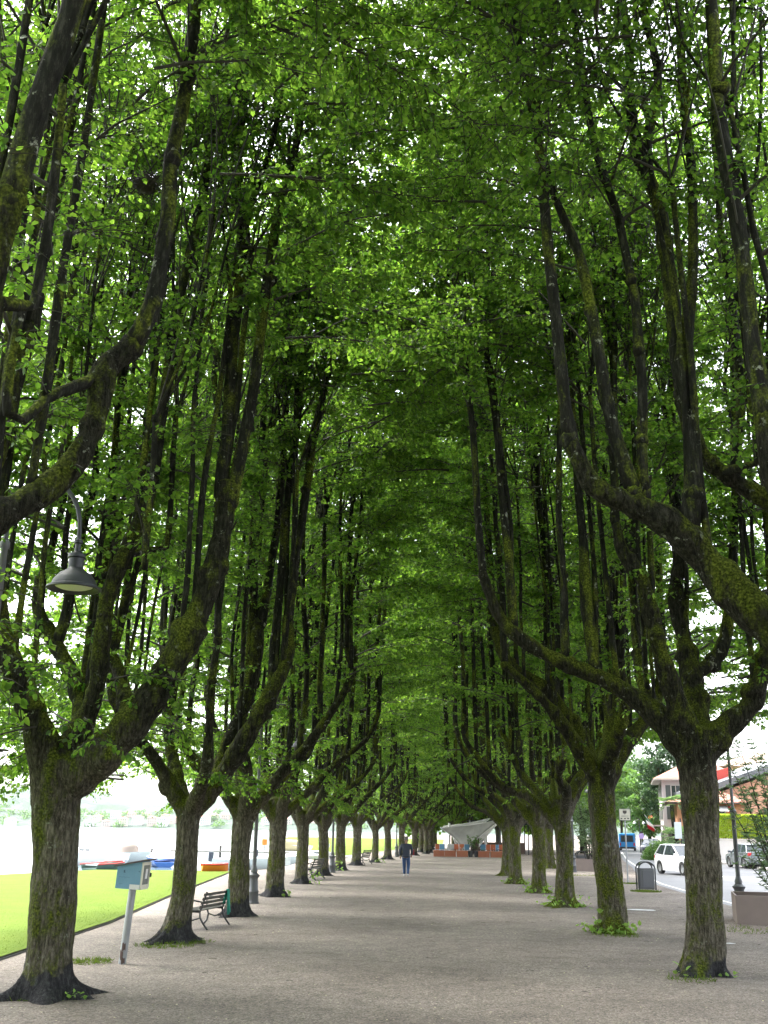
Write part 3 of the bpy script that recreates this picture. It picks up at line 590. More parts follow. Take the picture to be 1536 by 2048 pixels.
T_R1, _ = traced_tree(22, RBs[0], -1, [(1410, 1880, 80), (1407, 1780, 75), (1403, 1680, 74), (1398, 1580, 78), (1392, 1510, 92), (1390, 1460, 108)],
    [[(1372, 1510, 76, 0), (1325, 1445, 52, 0), (1275, 1400, 50, 0), (1215, 1362, 46, 0), (1150, 1335, 40, 0), (1085, 1305, 38, 0), (1035, 1272, 38, 0), (1000, 1235, 34, 0), (980, 1190, 28, 0), (966, 1150, 24, 0)],
     [(1380, 1490, 70, 0), (1352, 1400, 50, -.2), (1322, 1310, 44, -.3), (1304, 1235, 44, -.3), (1284, 1160, 38, -.3), (1246, 1105, 34, -.3), (1230, 1040, 28, -.3)],
     [(1396, 1490, 74, .1), (1385, 1370, 52, .4), (1368, 1280, 44, .6), (1352, 1190, 42, .6), (1358, 1130, 36, .6)],
     [(1415, 1500, 80, 0), (1455, 1452, 54, -.1), (1500, 1410, 52, -.2), (1525, 1340, 48, -.2), (1550, 1260, 44, -.2)],
     [(1380, 1500, 60, .2), (1330, 1440, 36, 1.0), (1290, 1380, 32, 1.5), (1275, 1300, 28, 1.9), (1270, 1230, 26, 2.0)]],
    [(0, [(966, 1150, 20, 0), (955, 1000, 18, 0), (948, 850, 17, 0), (930, 700, 15, 0), (905, 560, 12, 0)]),
     (0, [(1028, 1262, 26, 0), (1016, 1100, 21, 0), (1004, 950, 20, 0), (985, 800, 18, 0), (965, 640, 15, 0)]),
     (0, [(1130, 1325, 24, 0), (1128, 1150, 16, 0), (1118, 950, 15, 0), (1122, 780, 13, 0)]),
     (0, [(1190, 1345, 28, 0), (1176, 1200, 34, 0), (1165, 1080, 22, 0), (1150, 900, 19, 0), (1140, 700, 15, 0)]),
     (1, [(1230, 1040, 24, -.3), (1222, 900, 20, -.3), (1228, 760, 18, -.3), (1220, 600, 14, -.3)]),
     (2, [(1358, 1130, 30, .6), (1350, 1000, 22, .6), (1345, 850, 20, .6), (1340, 650, 16, .6)]),
     (2, [(1382, 1350, 34, .4), (1425, 1325, 34, .5), (1452, 1275, 34, .5), (1462, 1180, 24, .5), (1470, 950, 20, .5), (1465, 700, 16, .5)]),
     (4, [(1270, 1230, 22, 2.0), (1262, 1050, 18, 2.0), (1258, 850, 15, 2.0)]),
     (3, [(1550, 1260, 36, -.2), (1540, 1050, 30, -.2), (1530, 850, 26, -.2)])],
    bark=BARKS, label='lime tree with thick furrowed bole in the right foreground, blackened hollow at its foot', cull=cull_near, flare=.45, lobes=4, autop=.9, skirt=4.5)

T_R2, _ = traced_tree(23, RBs[1], -1, [(1224, 1830, 58), (1216, 1740, 56), (1208, 1650, 54), (1204, 1580, 56), (1208, 1530, 72)],
    [[(1196, 1560, 50, 0), (1160, 1475, 38, 0), (1125, 1420, 34, 0), (1085, 1370, 30, 0), (1040, 1345, 28, 0), (1005, 1310, 26, 0), (988, 1260, 22, 0)],
     [(1190, 1545, 46, 0), (1140, 1470, 30, -.4), (1095, 1410, 26, -.6), (1060, 1375, 24, -.7), (1010, 1330, 22, -.7)],
     [(1222, 1560, 50, 0), (1250, 1490, 36, 0), (1290, 1440, 34, .1), (1318, 1380, 30, .2), (1325, 1300, 26, .2)],
     [(1210, 1540, 46, .2), (1222, 1460, 30, .9), (1228, 1380, 28, 1.3), (1225, 1300, 24, 1.5)],
     [(1215, 1540, 40, 0), (1235, 1470, 26, -.8), (1250, 1400, 24, -1.2), (1240, 1320, 22, -1.3)]],
    [(0, [(988, 1260, 18, 0), (975, 1100, 15, 0), (965, 900, 13, 0)]), (0, [(1100, 1385, 22, 0), (1094, 1200, 16, 0), (1080, 1000, 14, 0), (1060, 800, 11, 0)]),
     (1, [(1010, 1330, 18, -.7), (1000, 1150, 14, -.7), (985, 950, 12, -.7)]), (2, [(1325, 1300, 20, .2), (1318, 1100, 17, .2), (1310, 900, 14, .2)]),
     (3, [(1225, 1300, 20, 1.5), (1215, 1100, 16, 1.5), (1205, 900, 13, 1.5)]), (4, [(1240, 1320, 20, -1.3), (1246, 1150, 16, -1.3), (1240, 950, 14, -1.3)])],
    bark=BARKR, label='lime tree with round pruning scars at its fork, second whole bole on the right', cull=cull_near, flare=.5, autop=.9, skirt=4.4)

protos = []
for k, (sd2, nl) in enumerate(((31, 6), (32, 5), (33, 6), (34, 7), (35, 6), (36, 6), (37, 5))):
    T = generic_tree(sd2, nl, r=(.235, .25, .22, .24, .24, .225, .245)[k], fork=(2.5, 2.6, 2.45, 2.6, 2.7, 2.6, 2.75)[k], bark=BARK if k < 4 else BARKR, skirt=2.9 if k < 4 else 4.4); root = T.finish('lime_tree', (0, 0, 0), cull=None, group=GL, label='x')
    protos.append(root)
ORD = ['first', 'second', 'third', 'fourth', 'fifth', 'sixth', 'seventh', 'eighth', 'ninth', 'tenth']
Llab = ['lime tree beside the near lamp post, bench with the green scarf at its foot', 'lime tree just past the near lamp post, dark rounded stain at its foot',
        'lime tree with leafy sprouts on its foot in front of the second bench', 'lime tree just behind the second bench in the left row', 'lime tree right behind the second lamp post of the left row',
        'lime tree in front of the third bench in the left row', 'lime tree just behind the third bench in the left row', 'lime tree just left of the walking person',
        ] + [o_ + ' lime tree of the left row beyond the walking person' for o_ in ORD[:3]]
assert len(LBs) - 2 <= len(Llab)
used = [False] * 7
def place(k, loc, rz, label, sc_=1):
    if not used[k]:
        used[k] = True; r = protos[k]; r.location = [float(v) for v in loc]; r.rotation_euler = (0, 0, rz); r['label'] = label; r.scale = (sc_, sc_, sc_); return r
    return dup(protos[k], loc, rz, label, GL, sc_)
rnd = random.Random(5)
for i, b in enumerate(LBs[2:]):
    place(i % 4, b, rnd.choice((0, .2, -.25, .1)), Llab[i], rnd.uniform(.95, 1.06))
for i in range(4):
    place((i + 1) % 4, (-.6 + .5 * i, LBs[-1][1] + 7 + i * 8, 0), rnd.uniform(-.2, .2), ORD[3 + i] + ' lime tree of the left row beyond the walking person', 1)
Rlab = ['lime tree ringed by sprouts, third bole on the right, before the far planter', 'lime tree with pale lichen blotches, fourth whole bole on the right', 'lime tree with bright mossy bole near the right end of the terracotta troughs', 'lime tree hugging the far side of the mossy bole beside the planters']
RR = []
for i, b in enumerate(RBs[2:]):
    RR.append(place(4 + i % 3, b, PI + rnd.choice((0, .2, -.2, .1)), Rlab[i], rnd.uniform(.95, 1.05)))
for i in range(9):
    g = at(1100 - (i % 3) * 5, 1700, 63 + i * 6.5); place(4 + (i + 2) % 3, (g[0], g[1], 0), PI + rnd.uniform(-.3, .3), ORD[i] + ' slim distant lime tree in the outer row between the right boles', .97)
for i, (x, y) in enumerate(((.2, 101), (7.0, 108), (2.6, 109), (10.5, 104), (5.2, 117), (0, 119), (9.5, 116))):
    place(i % 4, (x, y, 0), rnd.uniform(-3, 3), ['leftmost of the dark lime trees behind the shade sails', 'lime tree behind the right sail tips', 'lime tree behind the middle of the shade sails', 'rightmost of the dark lime trees behind the sails', 'deeper lime tree in the middle behind the sails', 'deeper lime tree on the left behind the sails', 'deeper lime tree on the right behind the sails'][i], 1)
for i, (x, y) in enumerate(((-4.4, -3.2), (3.9, -2.6), (-4.4, -10), (3.9, -9.5), (-4.4, -17), (3.9, -16))):
    place((i * 2 + 1) % 7, (x, y, 0), 0 if x < 0 else PI, 'lime tree continuing the %s row behind the viewpoint, %s one' % ('left' if x < 0 else 'right', ORD[i // 2 if i < 4 else 2]))


#TREES_END
# ------------------------------------------------------------------ ground, lawn, lake, road
def ground_material():
    m = bpy.data.materials.new('gravel'); m.use_nodes = True; n = m.node_tree; p = n.nodes['Principled BSDF']; L = n.links.new
    tc = n.nodes.new('ShaderNodeTexCoord')
    big = N(n, 'ShaderNodeTexNoise', Scale=.35, Detail=6.0, Roughness=.6); L(tc.outputs['Object'], big.inputs['Vector'])
    mid = N(n, 'ShaderNodeTexNoise', Scale=2.2, Detail=8.0, Roughness=.7); L(tc.outputs['Object'], mid.inputs['Vector'])
    vo = N(n, 'ShaderNodeTexVoronoi', Scale=60.0); L(tc.outputs['Object'], vo.inputs['Vector'])
    vo2 = N(n, 'ShaderNodeTexVoronoi', Scale=26.0); L(tc.outputs['Object'], vo2.inputs['Vector'])
    a = ramp(n, big.outputs[0], [(.32, (.145, .125, .110)), (.68, (.235, .21, .19))])
    b = ramp(n, mid.outputs[0], [(.3, (.6, .56, .52)), (.5, (.95, .93, .9)), (.7, (1.15, 1.12, 1.08))])
    mu = n.nodes.new('ShaderNodeMixRGB'); mu.blend_type = 'MULTIPLY'; mu.inputs[0].default_value = .85; L(a, mu.inputs[1]); L(b, mu.inputs[2])
    pe = ramp(n, vo.outputs['Color'], [(.1, (.32, .31, .30)), (.5, (.9, .88, .86)), (.85, (1.55, 1.52, 1.47))])
    mu2 = n.nodes.new('ShaderNodeMixRGB'); mu2.blend_type = 'MULTIPLY'; mu2.inputs[0].default_value = .9; L(mu.outputs[0], mu2.inputs[1]); L(pe, mu2.inputs[2])
    pe2 = ramp(n, vo2.outputs['Color'], [(.2, (.75, .72, .7)), (.8, (1.2, 1.2, 1.2))])
    mu3 = n.nodes.new('ShaderNodeMixRGB'); mu3.blend_type = 'MULTIPLY'; mu3.inputs[0].default_value = .8; L(mu2.outputs[0], mu3.inputs[1]); L(pe2, mu3.inputs[2])
    L(mu3.outputs[0], p.inputs['Base Color']); p.inputs['Roughness'].default_value = .9
    ad = n.nodes.new('ShaderNodeMath'); ad.operation = 'MULTIPLY_ADD'; ad.inputs[1].default_value = .5; L(vo.outputs['Distance'], ad.inputs[0]); L(mid.outputs[0], ad.inputs[2])
    bp = n.nodes.new('ShaderNodeBump'); bp.inputs['Strength'].default_value = .7; bp.inputs['Distance'].default_value = .02; L(ad.outputs[0], bp.inputs['Height']); L(bp.outputs[0], p.inputs['Normal'])
    return m
GRAV = ground_material()
shoreline = [(-60, -60), (-40, 8), (-24, 30), (-17.5, 40.5), (-15, 49), (-9.6, 50.5), (-8.0, 54), (-7.6, 60), (-8.0, 72), (-9.6, 84), (-11, 100), (-14, 130), (-26, 190), (-34, 260), (-10, 480), (150, 900), (500, 1400)]
G_out = shoreline + [(4000, 1500), (4000, -60)]
def sheet(name, pts, z, m, kind='structure', label=None):
    from mathutils.geometry import tessellate_polygon
    V = [Vector((p[0], p[1], z)) for p in pts]; T = tessellate_polygon([V]); me = bpy.data.meshes.new(name)
    T = [t if (V[t[1]] - V[t[0]]).cross(V[t[2]] - V[t[0]]).z > 0 else t[::-1] for t in T]
    me.from_pydata([tuple(v) for v in V], [], [tuple(t) for t in T]); me.materials.append(m); o = link(name, me); o['kind'] = kind
    if label: o['label'] = label
    return o
sheet('ground', G_out, 0, GRAV)
# gently uneven gravel walk laid over the ground
rg = np.random.default_rng(3)
nx, ny = 40, 240; xs = np.linspace(-6.3, 8.55, nx); ys = 2 + 60 * np.linspace(0, 1, ny) ** 1.4; X, Y = np.meshgrid(xs, ys)
Z = .012 + .008 * np.sin(X * 1.3 + 1) * np.sin(Y * .7) + .006 * np.sin(X * 3.1) * np.sin(Y * 2.3 + X) - .004
for e in (0, -1): Z[:, e] = .004
Z[-1] = .004
idx = np.arange(nx * ny).reshape(ny, nx); q = np.stack([idx[:-1, :-1], idx[:-1, 1:], idx[1:, 1:], idx[1:, :-1]], -1).reshape(-1, 4)
link('gravel_path', np_mesh('gravel_path', np.stack([X, Y, Z], -1).reshape(-1, 3), q, GRAV))['kind'] = 'structure'

LAWN = mat('lawn', (.075, .125, .012), .95, vary=(.9, (.105, .15, .018), .3), bump=(60, .6, .03), spec=.1)
edge = [(-6.0, -30), (-6.3, 10), (-6.38, 16.5), (-6.62, 23), (-7.4, 31), (-8.3, 42), (-8.9, 49.5)]
sheet('lawn', edge + [(-9.6, 50.3), (-14.9, 48.9), (-17.4, 40.4), (-23.8, 29.9), (-39.8, 7.9), (-59, -59)], .05, LAWN)
sheet('lawn', [(-7.2, 70), (-6.0, 90), (-3.2, 115), (2, 150), (4, 260), (-33, 258), (-25.5, 190), (-13.6, 130), (-10.7, 100), (-9.2, 84), (-7.8, 74)], .03, LAWN)
KERB = mat('kerb_stone', (.09, .09, .09), .8, bump=(20, .4, .01))
kb = MB()
for (a, b) in zip(edge[:-1], edge[1:]):
    a, b = np.array(a), np.array(b); L_ = np.linalg.norm(b - a); nseg = max(1, int(L_ / 1.0))
    for i in range(nseg):
        c = a + (b - a) * (i + .5) / nseg; kb.box((c[0], c[1], -.022), (.045, L_ / nseg - .012, .1), rz=math.atan2(-(b - a)[0], (b - a)[1]))
kb.build('kerb', KERB)['kind'] = 'structure'
QUAY = mat('quay_stone', (.34, .32, .29), .85, vary=(2, (.22, .2, .18), .3), bump=(8, .5, .03))
qb = MB()
for a, b in zip(shoreline[:-1], shoreline[1:]):
    qb.add([(a[0], a[1], -2.5), (b[0], b[1], -2.5), (b[0], b[1], -.001), (a[0], a[1], -.001)], [(0, 1, 2, 3)])
qb.build('quay', QUAY, fix=False)['kind'] = 'structure'
WATER = mat('lake_water', (.10, .14, .15), .12, bump=(1.2, .25, .08), spec=.6)
sheet('lake', [(-4000, -400), (4000, -400), (4000, 3400), (-4000, 3400)], -.5, WATER)
# grass fringe on the lawn, denser close to its edge
gP = []
for i in range(26000):
    t = rg.random() ** 1.6; y = 13 + 37 * t; e = np.interp(y, [p[1] for p in edge], [p[0] for p in edge]); x = e - .08 - rg.exponential(1.6)
    if x > -14: gP.append((x, y, .045))
gP = np.array(gP); A = rg.normal(0, .35, gP.shape); A[:, 2] = 1
o = link('grass', leaves('grass', gP, A, rg.normal(0, 1, gP.shape), rg.uniform(.012, .026, len(gP)), GRASS, thin=.22)); o['kind'] = 'stuff'; o['label'] = 'short bright grass on the lakeside lawn'

ASPH = mat('asphalt', (.055, .057, .062), .5, vary=(.5, (.09, .092, .098), .2), bump=(3, .25, .02), spec=.35)
roadL = [(8.7, -20), (8.7, 30), (8.9, 38), (9.3, 46), (10.4, 55), (12.4, 67), (15.2, 86), (20.8, 120), (31, 175), (60, 260)]
roadR = [(18, -20), (18, 30), (18.3, 45), (19.4, 60), (20.6, 72), (21.4, 88), (24, 104), (28, 124), (38, 170), (66, 250)]
sheet('road', roadL + roadR[::-1], .006, ASPH)
LINE = mat('road_paint', (.7, .7, .68), .6, vary=(6, (.45, .45, .43), .3))
def strip(name, pts, wd, z, m):
    pts = [Vector((p[0], p[1], 0)) for p in pts]; Lf = []; Rt = []
    for i, p in enumerate(pts):
        d = (pts[min(i + 1, len(pts) - 1)] - pts[max(i - 1, 0)]).normalized(); nn = Vector((-d.y, d.x, 0)) * wd / 2; Lf.append(p + nn); Rt.append(p - nn)
    return sheet(name, [(q.x, q.y) for q in Rt + Lf[::-1]], z, m)
strip('road_marking', [(x + .35, y) for x, y in roadL[1:8]], .13, .011, LINE)
mid_ = [((a[0] + b[0]) / 2, (a[1] + b[1]) / 2) for a, b in zip(roadL, roadR)]
for i in range(1, 8):
    a, b = np.array(mid_[i]), np.array(mid_[i + 1]); k = max(1, int(np.linalg.norm(b - a) / 6))
    for j in range(k): c = a + (b - a) * (j / k); strip('road_marking', [c, c + (b - a) * (.5 / k)], .13, .011, LINE)
PAVE = mat('pavement_slabs', (.3, .29, .27), .8, vary=(3, (.22, .21, .2), .3), bump=(12, .4, .01))
pv = MB()
for a, b in zip(roadR[1:-1], roadR[2:]):
    pv.add([(a[0], a[1], 0), (b[0], b[1], 0), (b[0] + 2.2, b[1], 0), (a[0] + 2.2, a[1], 0), (a[0], a[1], .13), (b[0], b[1], .13), (b[0] + 2.2, b[1], .13), (a[0] + 2.2, a[1], .13)], [(4, 7, 6, 5), (0, 4, 5, 1)])
pv.build('pavement', PAVE)['kind'] = 'structure'
PALE = mat('white_ground', (.78, .78, .8), .6, vary=(9, (.5, .5, .5), .2))  # mottled white for small flat patches on the gravel
def blob(name, c, rx, ry, z, m, seed, n=26):
    r = np.random.default_rng(seed); a = np.arange(n) * 2 * PI / n; k = 1 + .18 * np.sin(2 * a + r.random() * 6) + .12 * np.sin(5 * a + r.random() * 6)
    return sheet(name, [(c[0] + rx * k[i] * math.cos(a[i]), c[1] + ry * k[i] * math.sin(a[i])) for i in range(n)], z, m)
p1 = gnd(1281, 1822); blob('white_patch', p1, .38, .22, .03, PALE, 1)
p1 = gnd(1458, 1890); blob('white_patch', p1, .1, .1, .03, PALE, 2)
# fallen bracts, petals and twigs lying on the gravel
n_ = 2600; yy = 6 + 40 * rg.random(n_) ** 1.5; xx = rg.uniform(-6, 8, n_); Pp = np.stack([xx, yy, np.full(n_, .034)], 1)
PETAL = mat('fallen_bract', (.5, .46, .28), .8)
A = rg.normal(0, 1, (n_, 3)); A[:, 2] = .05; Nn = rg.normal(0, .2, (n_, 3)); Nn[:, 2] = 1
o = link('fallen_bracts', leaves('fallen_bracts', Pp, A, Nn, rg.uniform(.008, .03, n_), PETAL)); o['kind'] = 'stuff'; o['label'] = 'pale fallen bracts scattered over the gravel'
tb = MB()
for i in range(160):
    y = 7 + 30 * rg.random() ** 1.4; x = rg.uniform(-6, 8); a = rg.uniform(-.6, .6) + (0 if rg.random() < .7 else 1.2); l = rg.uniform(.02, .07); bnd = rg.normal(0, .02)
    tb.tube([(x, y, .03), (x + math.cos(a) * l, y + math.sin(a) * l + bnd, .036), (x + 2 * math.cos(a) * l, y + 2 * math.sin(a) * l, .03)], rg.uniform(.0015, .0035), 4)
o = tb.build('fallen_twigs', TWIG); o['kind'] = 'stuff'; o['label'] = 'small dark twigs lying on the gravel'
# weeds and sprouts at the feet of the trees
def tuft(c, rad, n, size, m, name, h=.1, up_=1.2, thin=.5):
    P = np.zeros((n, 3)); a = rg.random(n) * 6.28; r = rad * np.sqrt(rg.random(n)) if name == 'grass' else rad * (1 + .25 * rg.normal(0, 1, n)); P[:, 0] = c[0] + r * np.cos(a); P[:, 1] = c[1] + r * np.sin(a); P[:, 2] = rg.random(n) ** 2 * h
    A = rg.normal(0, .7, (n, 3)); A[:, 2] = up_ * rg.random(n); return P, A, rg.normal(0, .6, (n, 3)) + (0, 0, .7), rg.uniform(.6, 1.2, n) * size
def weeds(c, rad, n, size, mt, name, h, up_, thin, label):
    o = link(name, leaves(name, *tuft(c, rad, n, size, mt, name, h, up_), mt, thin=thin)); o['kind'] = 'stuff'; o['label'] = label; return o
GT = []
for (x, y, r, n) in ((180, 1925, .35, 260), (60, 1998, .3, 260), (120, 1990, .25, 200), (330, 1893, .5, 300), (380, 1886, .4, 200), (1292, 1784, .55, 700), (1262, 1768, .35, 350), (1232, 1872, .5, 250), (1500, 1862, .9, 260), (1170, 1752, 1.0, 250), (1380, 1962, .35, 120)):
    c = gnd(x, y); GT.append(tuft(c, r, n, .07, GRASS, 'grass', .02, 1.5))
o = link('weeds', leaves('weeds', *[np.concatenate([g[i] for g in GT]) for i in range(4)], GRASS, thin=.2)); o['kind'] = 'stuff'; o['label'] = 'sparse weeds and grass tufts growing out of the gravel'
def sprouts(tree, rad, n, h, size=.09, ctr=(0, 0), sc_=1):
    P, A, Nn, S = tuft((ctr[0], ctr[1], 0), rad, n, size, SPROUT, 's', h, .6)
    link('sprouts', leaves('sprouts', P + (0, 0, .03), A, Nn, S, SPROUT, thin=1.0), tree)['kind'] = 'stuff'
trees = [o for o in COL.objects if o.name.startswith('lime_tree')]
def near_tree(b): return min(trees, key=lambda o: (o.location.x - b[0]) ** 2 + (o.location.y - b[1]) ** 2)
sprouts(near_tree(RBs[1]), .42, 170, .16); sprouts(near_tree(RBs[1]), .16, 30, .45, .1, (-.22, -.3))
sprouts(near_tree(RBs[2]), .46, 150, .25); sprouts(near_tree(RBs[3]), .44, 110, .22); sprouts(near_tree(RBs[4]), .42, 110, .2)
sprouts(near_tree(RBs[0]), .1, 9, .12, .09, (-.36, -.28)); sprouts(near_tree(RBs[0]), .1, 9, .06, .06, (.3, -.32))
sprouts(near_tree(LBs[0]), .1, 16, .1, .06, (.42, -.3)); sprouts(near_tree(LBs[3]), .1, 12, .2, .1, (.42, -.3)); sprouts(near_tree(LBs[4]), .16, 36, .45, .1, (.45, -.35))
sprouts(near_tree(LBs[6]), .2, 30, .4, .1, (-.1, -.5)); sprouts(near_tree(LBs[8]), .3, 30, .3, .1, (.3, -.4))

# bird nest high in the left canopy
nb = MB()
for i in range(120):
    a = rg.random() * 6.28; r = .13 * math.sqrt(rg.random()); z = rg.normal(0, .05); d = a + 1.57 + rg.normal(0, .5); l = rg.uniform(.06, .2); c = np.array([r * math.cos(a), r * math.sin(a), z + .06])
    dv = np.array([math.cos(d), math.sin(d), rg.normal(.1, .35)]) * l; nb.tube([c - dv, c, c + dv], .005, 4)
nb.lathe([(.02, -.06), (.11, -.02), (.15, .05), (.13, .1), (.08, .06)], n=10)
o = nb.build('bird_nest', mat('nest_twigs', (.03, .026, .02), .9)); o.location = at(290, 376, 11.2); tag(o, 'dark bird nest of twigs high up on a thin pole, upper left', 'nest')

# ------------------------------------------------------------------ street furniture
IRON = mat('grey_cast_iron', (.035, .038, .042), .45, .3, bump=(30, .2, .004))
IRONL = mat('weathered_iron', (.10, .105, .11), .5, .3, bump=(30, .2, .004))
GLASS_D = mat('lamp_diffuser', (.75, .78, .62), .5)
def lamp(loc, rz, hz, label, sw=.275, reach=1.15, m=IRON):
    r = empty('street_lamp', loc, rz, label, 'street lamp', 'gooseneck street lamps along the avenue')
    MB().lathe([(.17, 0), (.17, .05), (.15, .07), (.145, .3), (.16, .32), (.13, .36), (.115, .62), (.12, .66), (.15, .70), (.16, .735), (.12, .76), (.085, .80), (.095, .85), (.07, .92), (.06, .97)], n=20).build('base', IRONL, r, True)
    MB().lathe([(.055, .95), (.052, 2.45), (.075, 2.5), (.085, 2.56), (.06, 2.6), (.04, 2.66), (.034, hz + .35), (.05, hz + .37), (.05, hz + .43), (.03, hz + .45)], n=16).build('pole', IRONL, r, True)
    a = np.linspace(0, PI, 14); P = [(0, 0, hz + .3)] + [(reach / 2 - reach / 2 * math.cos(t), 0, hz + .55 + .55 * math.sin(t)) for t in a] + [(reach, 0, hz + .42)]
    MB().tube(P, .024, 10).build('arm', m, r, True)
    sh = MB(); s_ = sw / .275
    sh.lathe([(.028, .46), (.045, .45), (.045, .42), (.03, .41), (.032, .33), (.05, .31), (.085, .30), (.095, .26), (.08, .25), (.078, .15), (.10, .125), (.16 * s_, .09), (.215 * s_, .02), (.235 * s_, -.035), (.275 * s_, -.055), (.28 * s_, -.075), (.255 * s_, -.08), (.225 * s_, -.06), (.2 * s_, -.04), (.19 * s_, .0)], (reach, 0, 0), n=32)
    o = sh.build('lamp_shade', m, r, True); o.location = (0, 0, hz)
    d = MB().lathe([(.19 * s_, -.045), (.15 * s_, -.062), (.02, -.07)], (reach, 0, 0), n=24).build('diffuser', GLASS_D, o, True)
    return r
lamp((-4.45, 10.4, 0), 0, 4.36, 'near street lamp with big bell shade and pale disc hanging at the left edge', .275, .78)
lamp(gnd(505, 1808), .0, 4.2, 'lamp post with grey pedestal between the third and fourth left boles')
lamp(gnd(664, 1745), .0, 4.2, 'lamp post behind the second bench with its small bell shade showing')
lamp(gnd(793, 1713), .0, 4.2, 'thin far lamp post left of the walking person')
lamp(tuple(at(1479, 1790, 28.0)[:2]) + (0,), PI, 4.3, 'stout lamp post rising behind the rusty planter on the right')
lamp((7.6, 57.5, 0), .5, 4.1, 'lamp post behind the far planter, bell shade left of the second right bole')
# blue book box on a leaning steel post
BLUE = mat('book_box_blue', (.17, .33, .47), .55, vary=(7, (.14, .29, .42), .3), bump=(40, .15, .003)); BROWN = mat('roof_sheet', (.11, .08, .08), .6)
CREAM = mat('cream_paint', (.62, .60, .50), .6); STEEL = mat('galvanised_steel', (.34, .36, .38), .45, .5, vary=(6, (.24, .25, .26), .3)); PAPER = mat('white_sticker', (.7, .7, .7), .6)
GLZ = mat('dark_glass', (.16, .18, .17), .1, spec=.8); DARKM = mat('rust_stain', (.09, .06, .05), .8)
bx = gnd(244, 1928); r = empty('book_box', bx, 0, 'blue wooden book exchange box with sloping brown roof on a grey post', 'book box')
MB().tube([(0, 0, 0), (.07, 0, 1.08)], .055, 20).build('post', STEEL, r, True)
for zz, aa, hh_ in ((.05, -1.2, .08), (.12, -1.9, .14), (.24, -1.5, .1)):
    q = MB(); q.add([(zz * .065 + .0565 * math.cos(aa + u * .5), .0565 * math.sin(aa + u * .5), zz + v * hh_ * (1 + .3 * math.sin(u * 9))) for v in (-.5, .5) for u in (-1, -.5, 0, .5, 1)], [(j, j + 1, j + 6, j + 5) for j in range(4)]); q.build('rust_patch', DARKM, r, True)
bo = bpy.data.objects.new('box', None)
cx, cz = .09, 1.05
def BXP(w0, w1, d0, d1, hl, hr, name, m, z0=0, par=r):
    b = MB(); b.add([(w0, d0, z0), (w1, d0, z0), (w1, d1, z0), (w0, d1, z0), (w0, d0, hl), (w1, d0, hr), (w1, d1, hr), (w0, d1, hl)], [(0, 3, 2, 1), (4, 5, 6, 7), (0, 1, 5, 4), (1, 2, 6, 5), (2, 3, 7, 6), (3, 0, 4, 7)]); return b
RZ = Matrix.Rotation(-.04, 4, 'Z'); T_ = Matrix.Translation((cx - .01, 0, cz)) @ Matrix.Rotation(.05, 4, 'Y') @ RZ
def bput(mb, name, m, par=None, bev=0):
    o = mb.build(name, m, par or r, bevel=bev); o.matrix_local = T_ if par is None else Matrix.Identity(4); return o
body = bput(BXP(-.22, .15, -.2, .2, .31, .40, 'cabinet', BLUE), 'cabinet', BLUE)
rf = MB(); rf.add([(-.26, -.24, .303), (.25, -.24, .427), (.25, .24, .427), (-.26, .24, .303), (-.26, -.24, .323), (.25, -.24, .447), (.25, .24, .447), (-.26, .24, .323)], [(0, 3, 2, 1), (4, 5, 6, 7), (0, 1, 5, 4), (1, 2, 6, 5), (2, 3, 7, 6), (3, 0, 4, 7)])
bput(rf, 'roof', BROWN)
dr = MB()
for c, d in (((.16, -.18, .2), (.02, .04, .38)), ((.16, .18, .2), (.02, .04, .38)), ((.16, 0, .37), (.02, .32, .045)), ((.16, 0, .035), (.02, .32, .07))): dr.box(c, d)
door = bput(dr, 'door', CREAM); bput(MB().box((.156, 0, .21), (.008, .32, .28)), 'pane', GLZ, door); bput(MB().box((.166, .02, .22), (.004, .1, .14)), 'notice', PAPER, door); bput(MB().box((.18, .19, .2), (.03, .025, .06)), 'latch', IRON, door)
bput(MB().box((.07, -.203, .035), (.15, .006, .07)), 'sticker', PAPER)
ins = MB()
for (x, z, w_, h_) in ((-.11, .245, .012, .035), (-.098, .235, .014, .012), (-.1, .262, .008, .008)): ins.box((x, -.2025, z), (w_, .005, h_))
for i in range(9): ins.box((-.17 + i * .018, -.2025, .165 + .004 * math.sin(i * 2.3)), (.012, .005, .0035), ry=.3 * math.sin(i * 1.7))
ins.box((.12, -.2025, .255), (.02, .005, .01)); ins.box((-.14, -.2025, .07), (.05, .005, .003))
bput(ins, 'inscription', mat('ink', (.05, .10, .16), .7))

